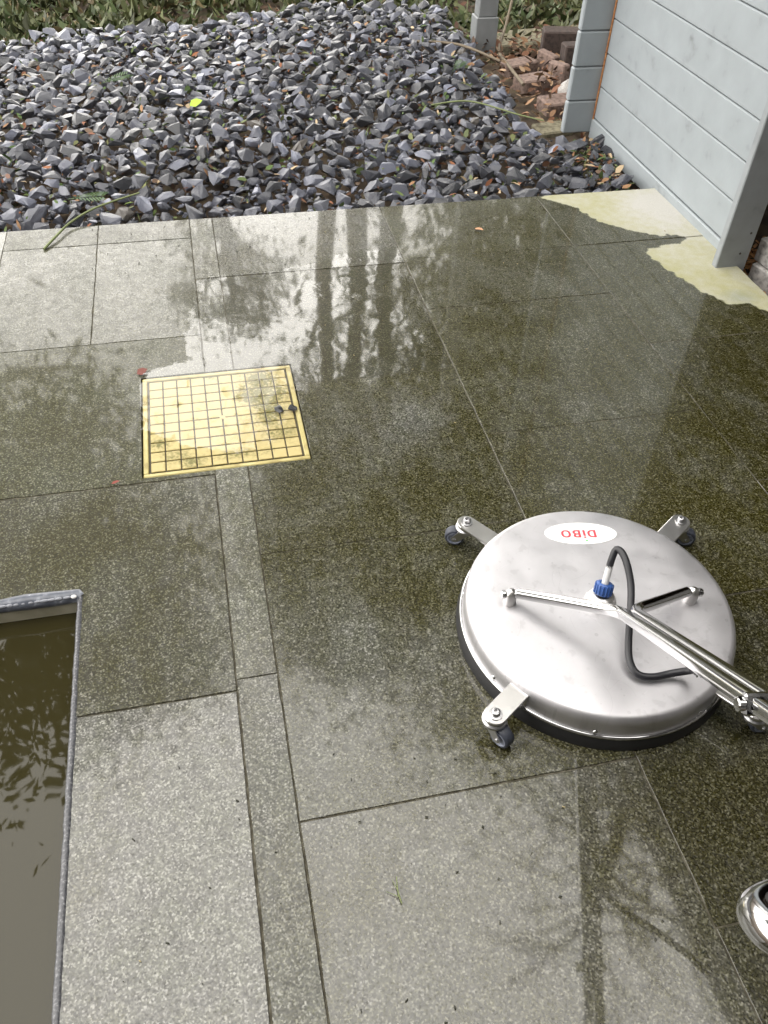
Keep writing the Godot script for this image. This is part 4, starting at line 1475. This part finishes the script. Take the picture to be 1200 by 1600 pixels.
func caster(t: Node3D, deg: float, swivel: float) -> void:
	var a := deg_to_rad(deg)
	var out := Vector3(cos(a), 0, sin(a))
	var side := Vector3(-sin(a), 0, cos(a))
	# arm plate with a round outer end
	var b := MB.new()
	var o := PackedVector2Array()
	var w := 0.0205
	var tip := 0.331
	o.append(Vector2(0.2575, -w)); 
	for k in 13:
		var f := -PI / 2 + PI * k / 12.0
		o.append(Vector2(tip + w * cos(f), w * sin(f)))
	o.append(Vector2(0.2575, w))
	var b2 := MB.new()
	b2.prism(o, 0.0605, 0.066, 0.0012, func(p): return p)
	var xf := Transform3D(Basis(out, Vector3.UP, side), Vector3.ZERO)
	var plate := put("caster_arm", b2.mesh(M.steel_bracket), t, xf)
	var tab := MB.new()
	tab.box(Vector3(0.2605, 0.037, -w), Vector3(0.2655, 0.0602, w), 0.001)
	put("mounting_tab", tab.mesh(M.steel_bracket), plate)
	var bolt := MB.new()
	bolt.lathe([Vector2(0.0125, 0.066), Vector2(0.0125, 0.0685), Vector2(0.0082, 0.0687), Vector2(0.0078, 0.0755), Vector2(0.0068, 0.0767), Vector2(0.0042, 0.0767), Vector2(0.0042, 0.0725), Vector2(0, 0.0725)], 20, Transform3D(Basis(), Vector3(tip, 0, 0)))
	put("bolt", bolt.mesh(M.zinc), plate)
	# caster: swivel head, fork, wheel
	var at := out * tip
	var c := Node3D.new()
	c.name = "caster"
	t.add_child(c, true)
	c.position = at
	c.rotation.y = deg_to_rad(swivel)
	var head := MB.new()
	head.lathe([Vector2(0.018, 0.0455), Vector2(0.0225, 0.048), Vector2(0.0225, 0.053), Vector2(0.019, 0.0555), Vector2(0.019, 0.0598), Vector2(0, 0.0598)], 28)
	put("swivel_head", head.mesh(M.zinc), c)
	var fork := MB.new()
	for s in [-1.0, 1.0]:
		var pf := PackedVector2Array([Vector2(-0.016, 0.0485), Vector2(0.014, 0.0485), Vector2(0.030, 0.026), Vector2(0.026, 0.0175), Vector2(0.016, 0.0175)])
		# cheek: outline in the wheel's plane, given thickness
		var z0: float = s * 0.0135
		var z1: float = s * 0.0155
		var tri_idx := Geometry2D.triangulate_polygon(pf)
		for zz in [z0, z1]:
			var st := fork.V.size()
			for p in pf: fork.vert(Vector3(p.x, p.y, zz), Vector3(0, 0, signf(zz - (z0 + z1) * 0.5)))
			for k in range(0, tri_idx.size(), 3): fork.itri(st + tri_idx[k], st + tri_idx[k + 1], st + tri_idx[k + 2])
		for k in pf.size():
			var p := pf[k]
			var q := pf[(k + 1) % pf.size()]
			fork.flat_quad(Vector3(p.x, p.y, z0), Vector3(q.x, q.y, z0), Vector3(q.x, q.y, z1), Vector3(p.x, p.y, z1), Vector3(0.008, 0.034, s * 0.0145))
	fork.box(Vector3(-0.016, 0.0462, -0.0155), Vector3(0.014, 0.0487, 0.0155), 0.001)
	put("fork", fork.mesh(M.zinc), c)
	var wx := Transform3D(Basis.from_euler(Vector3(PI / 2, 0, 0)).scaled(Vector3(0.86, 0.86, 1.0)), Vector3(0.022, 0.0222, 0))
	var ty := MB.new()
	ty.lathe([Vector2(0.0185, -0.011), Vector2(0.0225, -0.0108), Vector2(0.0245, -0.0085), Vector2(0.0252, -0.004), Vector2(0.0252, 0.004), Vector2(0.0245, 0.0085), Vector2(0.0225, 0.0108), Vector2(0.0185, 0.011)], 32, wx)
	put("tyre", ty.mesh(M.tyre), c)
	var hb := MB.new()
	hb.lathe([Vector2(0.0, -0.0085), Vector2(0.007, -0.0085), Vector2(0.0155, -0.0085), Vector2(0.0165, -0.0115), Vector2(0.0188, -0.0115), Vector2(0.0188, 0.0115), Vector2(0.0165, 0.0115), Vector2(0.0155, 0.0085), Vector2(0.007, 0.0085), Vector2(0.0, 0.0085)], 28, wx)
	put("wheel_hub", hb.mesh(M.wheel_hub), c)
	var ax := MB.new()
	ax.tube([Vector3(0.022, 0.0222, -0.0172), Vector3(0.022, 0.0222, 0.0172)], [0.0042, 0.0042], 10)
	put("axle", ax.mesh(M.zinc), c)

# ------------------------------------------------------------------ beyond the gravel
func build_background() -> void:
	# steel post
	var t := thing("canopy_post", "square grey metal post standing at the gravel's far corner", "post", Vector3(1.607, -0.16, -4.75))
	var b := MB.new()
	b.box(Vector3(-0.061, 0, -0.05), Vector3(0.061, 0.275, 0.05), 0.004)
	put("post_shoe", b.mesh(M.metal_post), t)
	var u := MB.new()
	u.box(Vector3(-0.05, 0.2755, -0.042), Vector3(0.054, 2.6, 0.042), 0.004)
	put("post", u.mesh(M.metal_post), t)
	# loose pavers by the shed: x, y, z, sx, sy, sz, turn, tilt, material, label
	var list := [
		[1.70, -0.045, -4.40, 0.20, 0.08, 0.11, 0.35, 0.02, "paver_pink", "pink paving brick farthest back in the row beside the post"],
		[1.70, -0.05, -4.16, 0.20, 0.09, 0.13, 0.25, -0.03, "paver_pink", "pink paving brick in the middle of the row beside the shed"],
		[1.72, -0.055, -3.87, 0.19, 0.08, 0.14, 0.12, 0.03, "paver_pink", "dirt-spotted pink paving brick nearest the shed corner"],
		[1.60, -0.075, -3.62, 0.17, 0.05, 0.14, 0.1, 0.0, "paver_moss", "mossy yellowish paving brick sunk in gravel by the shed"],
		[1.86, -0.03, -4.42, 0.05, 0.11, 0.13, 0.5, 0.1, "paver_pink", "pink brick standing on edge behind the lying bricks"],
		[1.86, -0.03, -4.25, 0.05, 0.11, 0.13, 0.4, -0.08, "paver_pink", "pink brick standing on edge nearer the shed wall"],
		[2.00, 0.0, -4.62, 0.21, 0.16, 0.11, -0.25, 0.05, "paver_dark", "dark brown brick lying farther back behind the pink ones"],
		[2.01, 0.0, -4.36, 0.2, 0.16, 0.11, -0.1, -0.04, "paver_dark", "dark brown brick lying closest behind the pink ones"],
		[2.03, -0.1, -5.05, 0.9, 0.06, 0.3, 0.06, 0.0, "paver_moss", "long flat concrete edging slab behind the dark bricks"]]
	for l in list:
		var m := MB.new()
		m.box(Vector3(-l[3] / 2, -l[4] / 2, -l[5] / 2) * 0.92, Vector3(l[3] / 2, l[4] / 2, l[5] / 2) * 0.92, 0.007)
		var o := put("brick", m.mesh(M[l[8]]), self, Transform3D(Basis.from_euler(Vector3(l[7], l[6], 0.02)), Vector3(l[0], l[1], l[2])))
		tag(o, l[9], "brick", "loose bricks by the shed")
	var rock := put("pale_rock", stone_shape(911).mesh(M.paver_white), self, Transform3D(Basis.from_euler(Vector3(0.3, 1, 1.2)).scaled_local(Vector3(0.17, 0.17, 0.17)), Vector3(1.80, -0.03, -3.98)))
	tag(rock, "rough whitish rock lump leaning against the shed corner", "rock")
	# brick and chips inside the shed front
	var e := MB.new()
	e.box(Vector3(-0.09, -0.04, -0.05), Vector3(0.09, 0.04, 0.05), 0.005)
	for k in 2:
		var bo := put("brick", e.mesh(M.paver_white), self, Transform3D(Basis(Vector3.UP, 0.25 - 0.1 * k), Vector3(1.90 + 0.01 * k, -0.055 + 0.082 * k, -2.22 - 0.01 * k)))
		tag(bo, ["pale pinkish brick lying under another inside the shed front", "pale pinkish brick stacked on top inside the shed front"][k], "brick", "bricks in the shed front")
	var ch := MB.new()
	ch.coloured = true
	rng.seed = 404
	for k in 420:
		var at := Vector3(rng.randf_range(1.74, 2.2), 0, rng.randf_range(-2.5, -1.9))
		at.y = -0.12 + rng.randf() * 0.05
		var l := rng.randf_range(0.012, 0.04)
		var v := rng.randf_range(0.6, 1.15)
		ch.colour = Color(0.44 * v, 0.22 * v, 0.085 * v)
		ch.box(Vector3(-l, -0.0016, -0.005), Vector3(l, 0.0016, 0.005), 0.0, Transform3D(Basis.from_euler(Vector3(rng.randfn() * 0.4, rng.randf() * TAU, rng.randfn() * 0.5)), at))
	var co := put("wood_chips", ch.mesh(M.wood_chip), self)
	tag(co, "orange wood chips heaped beside the shed's front post", "wood chips", "", "stuff")
	# ground cover and leaf litter
	var g := MB.new()
	g.coloured = true
	rng.seed = 405
	var dn := noise(1.6, 406)
	for k in 20000:
		var x := rng.randf_range(-3.5, 5.0)
		var z := -5.05 - pow(rng.randf(), 1.5) * 3.0
		if in_gravel(x, z) or (x > 1.5 and z > -4.9): continue
		var green := dn.get_noise_2d(x, z) > -0.12
		if not green and rng.randf() < 0.85: continue
		var hh := rng.randf_range(0.02, 0.09)
		var v := rng.randf_range(0.5, 1.4)
		g.colour = Color(0.075 * v, 0.085 * v, 0.032 * v) if rng.randf() < 0.6 else (Color(0.05 * v, 0.072 * v, 0.022 * v) if rng.randf() < 0.7 else Color(0.13 * v, 0.10 * v, 0.05 * v))
		for j in 3:
			var dir := Vector3(rng.randfn(), rng.randf_range(0.4, 1.3), rng.randfn()).normalized()
			var sd := dir.cross(Vector3(rng.randfn(), rng.randfn(), rng.randfn())).normalized() * rng.randf_range(0.008, 0.024)
			var p := Vector3(x, -0.155, z) + Vector3(rng.randfn(), 0, rng.randfn()) * 0.02
			var l := hh * rng.randf_range(0.7, 1.6)
			var nn := dir.cross(sd).normalized()
			var i0 := g.vert(p + Vector3(0, hh * 0.5, 0), nn); var i1 := g.vert(p + Vector3(0, hh * 0.5, 0) + dir * l * 0.5 + sd, nn); var i2 := g.vert(p + Vector3(0, hh * 0.5, 0) + dir * l, nn); var i3 := g.vert(p + Vector3(0, hh * 0.5, 0) + dir * l * 0.5 - sd, nn)
			g.itri(i0, i1, i2); g.itri(i0, i2, i3)
	var go := put("ground_cover", g.mesh(M.plant_mix), self)
	tag(go, "low olive-green ground cover growing behind the gravel", "ground cover", "", "stuff")
	litter("leaf_litter", "brown fallen leaves and bark scraps on the soil behind", 406, 2600, func(r): return Vector3(r.randf_range(-3.0, 4.0), -0.15, -5.0 - r.randf() * 2.5) if r.randf() < 0.62 else Vector3(r.randf_range(1.5, 2.1), r.randf_range(-0.14, 0.01), r.randf_range(-5.0, -3.6)), [Color(0.14, 0.06, 0.03), Color(0.22, 0.12, 0.06), Color(0.09, 0.05, 0.03), Color(0.3, 0.2, 0.12)], 0.04)
	litter("leaf_scraps", "orange-brown and green leaf scraps caught between the gravel stones", 407, 2300, func(r): 
		var x: float = r.randf_range(-1.4, 1.66)
		var z: float = r.randf_range(-5.1, -2.86)
		if r.randf() < 0.1:
			x = 1.68 - 0.16 * r.randf()
			z = -2.86 - 0.45 * r.randf()
		return Vector3(x, gravel_top(x, z) + r.randf_range(-0.006, 0.026), z), [Color(0.2, 0.075, 0.03), Color(0.27, 0.15, 0.075), Color(0.12, 0.055, 0.028), Color(0.1, 0.06, 0.035), Color(0.09, 0.13, 0.03), Color(0.07, 0.12, 0.03), Color(0.13, 0.14, 0.05), Color(0.42, 0.32, 0.2), Color(0.06, 0.09, 0.025), Color(0.09, 0.11, 0.04)], 0.028)

func leaf_shape(b: MB, at: Transform3D, l: float, w: float, curl: float) -> void:
	# a pointed, slightly cupped leaf of six facets
	var pts := [Vector3(0, 0, 0), Vector3(l * 0.3, curl * 0.6, w * 0.5), Vector3(l * 0.7, curl, w * 0.38), Vector3(l, curl * 0.3, 0), Vector3(l * 0.7, curl, -w * 0.38), Vector3(l * 0.3, curl * 0.6, -w * 0.5)]
	var mid := [Vector3(0, 0, 0), Vector3(l * 0.35, 0, 0), Vector3(l * 0.7, curl * 0.2, 0), Vector3(l, curl * 0.3, 0)]
	var n := at.basis.y.normalized()
	for f in [[mid[0], pts[1], mid[1]], [mid[1], pts[1], pts[2]], [mid[1], pts[2], mid[2]], [mid[2], pts[2], mid[3]], [mid[0], pts[5], mid[1]], [mid[1], pts[5], pts[4]], [mid[1], pts[4], mid[2]], [mid[2], pts[4], mid[3]]]:
		b.tri(at * f[0], at * f[1], at * f[2], n)

func litter(called: String, label: String, sd: int, count: int, where: Callable, colours: Array, size: float) -> void:
	var r := RandomNumberGenerator.new()
	r.seed = sd
	var b := MB.new()
	b.coloured = true
	for k in count:
		var p: Vector3 = where.call(r)
		if called == "leaf_litter" and in_gravel(p.x, p.z): continue
		if called == "leaf_scraps" and not in_gravel(p.x, p.z): continue
		b.colour = (colours[r.randi() % colours.size()] as Color) * r.randf_range(0.7, 1.2)
		var s := size * r.randf_range(0.5, 1.7)
		leaf_shape(b, Transform3D(Basis.from_euler(Vector3(r.randfn() * 0.5, r.randf() * TAU, r.randfn() * 0.5)), p), s, s * r.randf_range(0.2, 0.55), s * r.randf_range(0.0, 0.2))
	var o := put(called, b.mesh(M.dead_leaf), self)
	tag(o, label, "leaf litter", "", "stuff")

func single_leaf(called: String, label: String, at: Vector3, turn: float, l: float, w: float, c: Color, tilt := 0.1) -> void:
	var b := MB.new()
	b.coloured = true
	b.colour = c
	leaf_shape(b, Transform3D(Basis.from_euler(Vector3(tilt, 0, tilt)), Vector3.ZERO), l, w, l * 0.1)
	var o := put(called, b.mesh(M.dead_leaf), self, Transform3D(Basis(Vector3.UP, turn), at))
	tag(o, label, "leaf")

func twig(called: String, label: String, pts: Array, r0: float, r1: float, m: Material, side := []) -> void:
	var t := thing(called, label, "twig", pts[0])
	var c := Curve3D.new()
	for k in pts.size():
		var a: Vector3 = pts[maxi(0, k - 1)]
		var e: Vector3 = pts[mini(pts.size() - 1, k + 1)]
		c.add_point(pts[k] - pts[0], -(e - a) / 6.0, (e - a) / 6.0)
	c.bake_interval = 0.02
	var bp := c.get_baked_points()
	var q := []
	var rr := []
	for k in bp.size(): q.append(bp[k]); rr.append(lerpf(r0, r1, float(k) / (bp.size() - 1)))
	var b := MB.new()
	b.tube(q, rr, 7)
	put("stem", b.mesh(m), t)
	for s in side:
		var sb := MB.new()
		sb.tube([s[0] - pts[0], s[1] - pts[0]], [r1, r1 * 0.6], 5)
		put("side_shoot", sb.mesh(m), t)

func build_small_things() -> void:
	single_leaf("green_leaf", "bright lime-green leaf lying on the gravel stones", Vector3(0.0, 0.045, -3.80), 0.3, 0.06, 0.05, Color(0.30, 0.46, 0.04), 0.25)
	single_leaf("brown_leaf", "small tan leaf lying alone on the olive slab", Vector3(0.92, 0.004, -2.60), -0.9, 0.038, 0.016, Color(0.42, 0.22, 0.12))
	single_leaf("red_leaf", "curled reddish-brown leaf at the yellow cover's far corner", Vector3(-0.232, 0.004, -1.918), 0.4, 0.032, 0.026, Color(0.15, 0.045, 0.035), 0.15)
	single_leaf("red_leaf", "small red leaf on the joint left of the yellow cover", Vector3(-0.29, 0.006, -1.487), 0.2, 0.02, 0.008, Color(0.2, 0.04, 0.03))
	twig("green_twig", "long thin greenish twig hanging from the gravel over the slab edge", [Vector3(-0.525, 0.004, -2.672), Vector3(-0.49, 0.012, -2.74), Vector3(-0.445, 0.016, -2.83), Vector3(-0.36, 0.03, -2.90), Vector3(-0.215, 0.035, -2.985)], 0.0045, 0.003, M.twig_green)
	twig("bent_stick", "pale bent stick leaning from the ground cover to the bricks", [Vector3(1.90, 0.12, -5.15), Vector3(1.80, -0.0, -4.95), Vector3(1.66, -0.02, -4.62), Vector3(1.62, -0.01, -4.35), Vector3(1.60, -0.01, -4.05)], 0.007, 0.009, M.twig)
	twig("dry_stick", "dry straw-coloured stick lying at the foot of the post", [Vector3(1.20, 0.0, -4.75), Vector3(1.42, 0.02, -4.60), Vector3(1.58, 0.005, -4.36)], 0.008, 0.006, M.twig)
	twig("green_stalk", "thin green stalk lying across the gravel near the bricks", [Vector3(1.05, 0.03, -3.72), Vector3(1.22, 0.045, -3.70), Vector3(1.40, 0.03, -3.56), Vector3(1.50, 0.02, -3.50)], 0.004, 0.003, M.twig_green)
	twig("olive_sprig", "tiny forked green sprig lying on the front slab", [Vector3(0.162, 0.003, -0.445), Vector3(0.160, 0.004, -0.462), Vector3(0.163, 0.003, -0.486)], 0.0012, 0.0007, M.twig_green, [[Vector3(0.160, 0.004, -0.455), Vector3(0.142, 0.003, -0.467)], [Vector3(0.161, 0.004, -0.462), Vector3(0.155, 0.003, -0.482)]])
	# dark pebbles on the cover
	for k in 2:
		var o := put("dark_pebble", stone_shape(921 + k).mesh(M.pebble_dark), self, Transform3D(Basis.from_euler(Vector3(0.2, 0.9 + k, 0)).scaled_local(Vector3(0.032, 0.022, 0.044)), Vector3([0.126, 0.158][k], 0.0055, -1.699)))
		tag(o, ["dark wet pebble on the yellow cover, farther from its edge", "dark wet pebble on the yellow cover, touching its frame"][k], "pebble", "pebbles on the cover")
	# fern frond lying on the stones
	fern(Vector3(-0.46, 0.03, -2.98), -0.25, 0.13, "small green fern frond on the stones beside the long twig")
	fern(Vector3(-0.38, 0.05, -4.10), 0.5, 0.14, "green fern frond farther back among the gravel stones")
	fern(Vector3(1.25, 0.045, -4.10), 0.9, 0.12, "green fern frond in the gravel near the post")
	# crumbs of dirt strewn on the slabs
	var b := MB.new()
	b.coloured = true
	rng.seed = 431
	for k in 150:
		var at := Vector3(rng.randf_range(-0.3, 0.62), 0.0022, rng.randf_range(-0.75, -0.25))
		if k < 70: at = Vector3(rng.randf_range(-0.45, 0.5), 0.0022, rng.randf_range(-2.8, -2.45))
		elif k > 125: at = Vector3(rng.randf_range(0.3, 1.6), 0.0022, rng.randf_range(-2.7, -1.2))
		var l := rng.randf_range(0.0008, 0.003)
		b.colour = Color(0.012, 0.013, 0.007) * rng.randf_range(0.7, 2.0) if k < 120 else Color(0.3, 0.25, 0.13)
		b.box(Vector3(-l, -0.001, -l * 0.35), Vector3(l, 0.001, l * 0.35), 0.0004, Transform3D(Basis(Vector3.UP, rng.randf() * TAU), at))
	var o := put("dirt_crumbs", b.mesh(M.dead_leaf), self)
	tag(o, "dark crumbs of dirt strewn over the slabs", "dirt", "", "stuff")

func fern(at: Vector3, turn: float, l: float, label: String) -> void:
	var b := MB.new()
	b.coloured = true
	b.tube([Vector3.ZERO, Vector3(l * 0.5, 0.006, 0), Vector3(l, 0.0, 0)], [0.0012, 0.001, 0.0005], 5)
	b.colour = Color.WHITE
	for k in 11:
		var f := (k + 0.5) / 11.0
		for s in [-1.0, 1.0]:
			var ll := l * 0.34 * sin(PI * (0.25 + 0.75 * (1.0 - f)))
			leaf_shape(b, Transform3D(Basis(Vector3.UP, -s * 0.85), Vector3(l * f, 0.004, 0)), ll, ll * 0.14, 0.002)
	var o := put("fern_frond", b.mesh(M.fern), self, Transform3D(Basis.from_euler(Vector3(0.15, turn, 0.1)), at))
	tag(o, label, "fern", "fern fronds on the gravel")
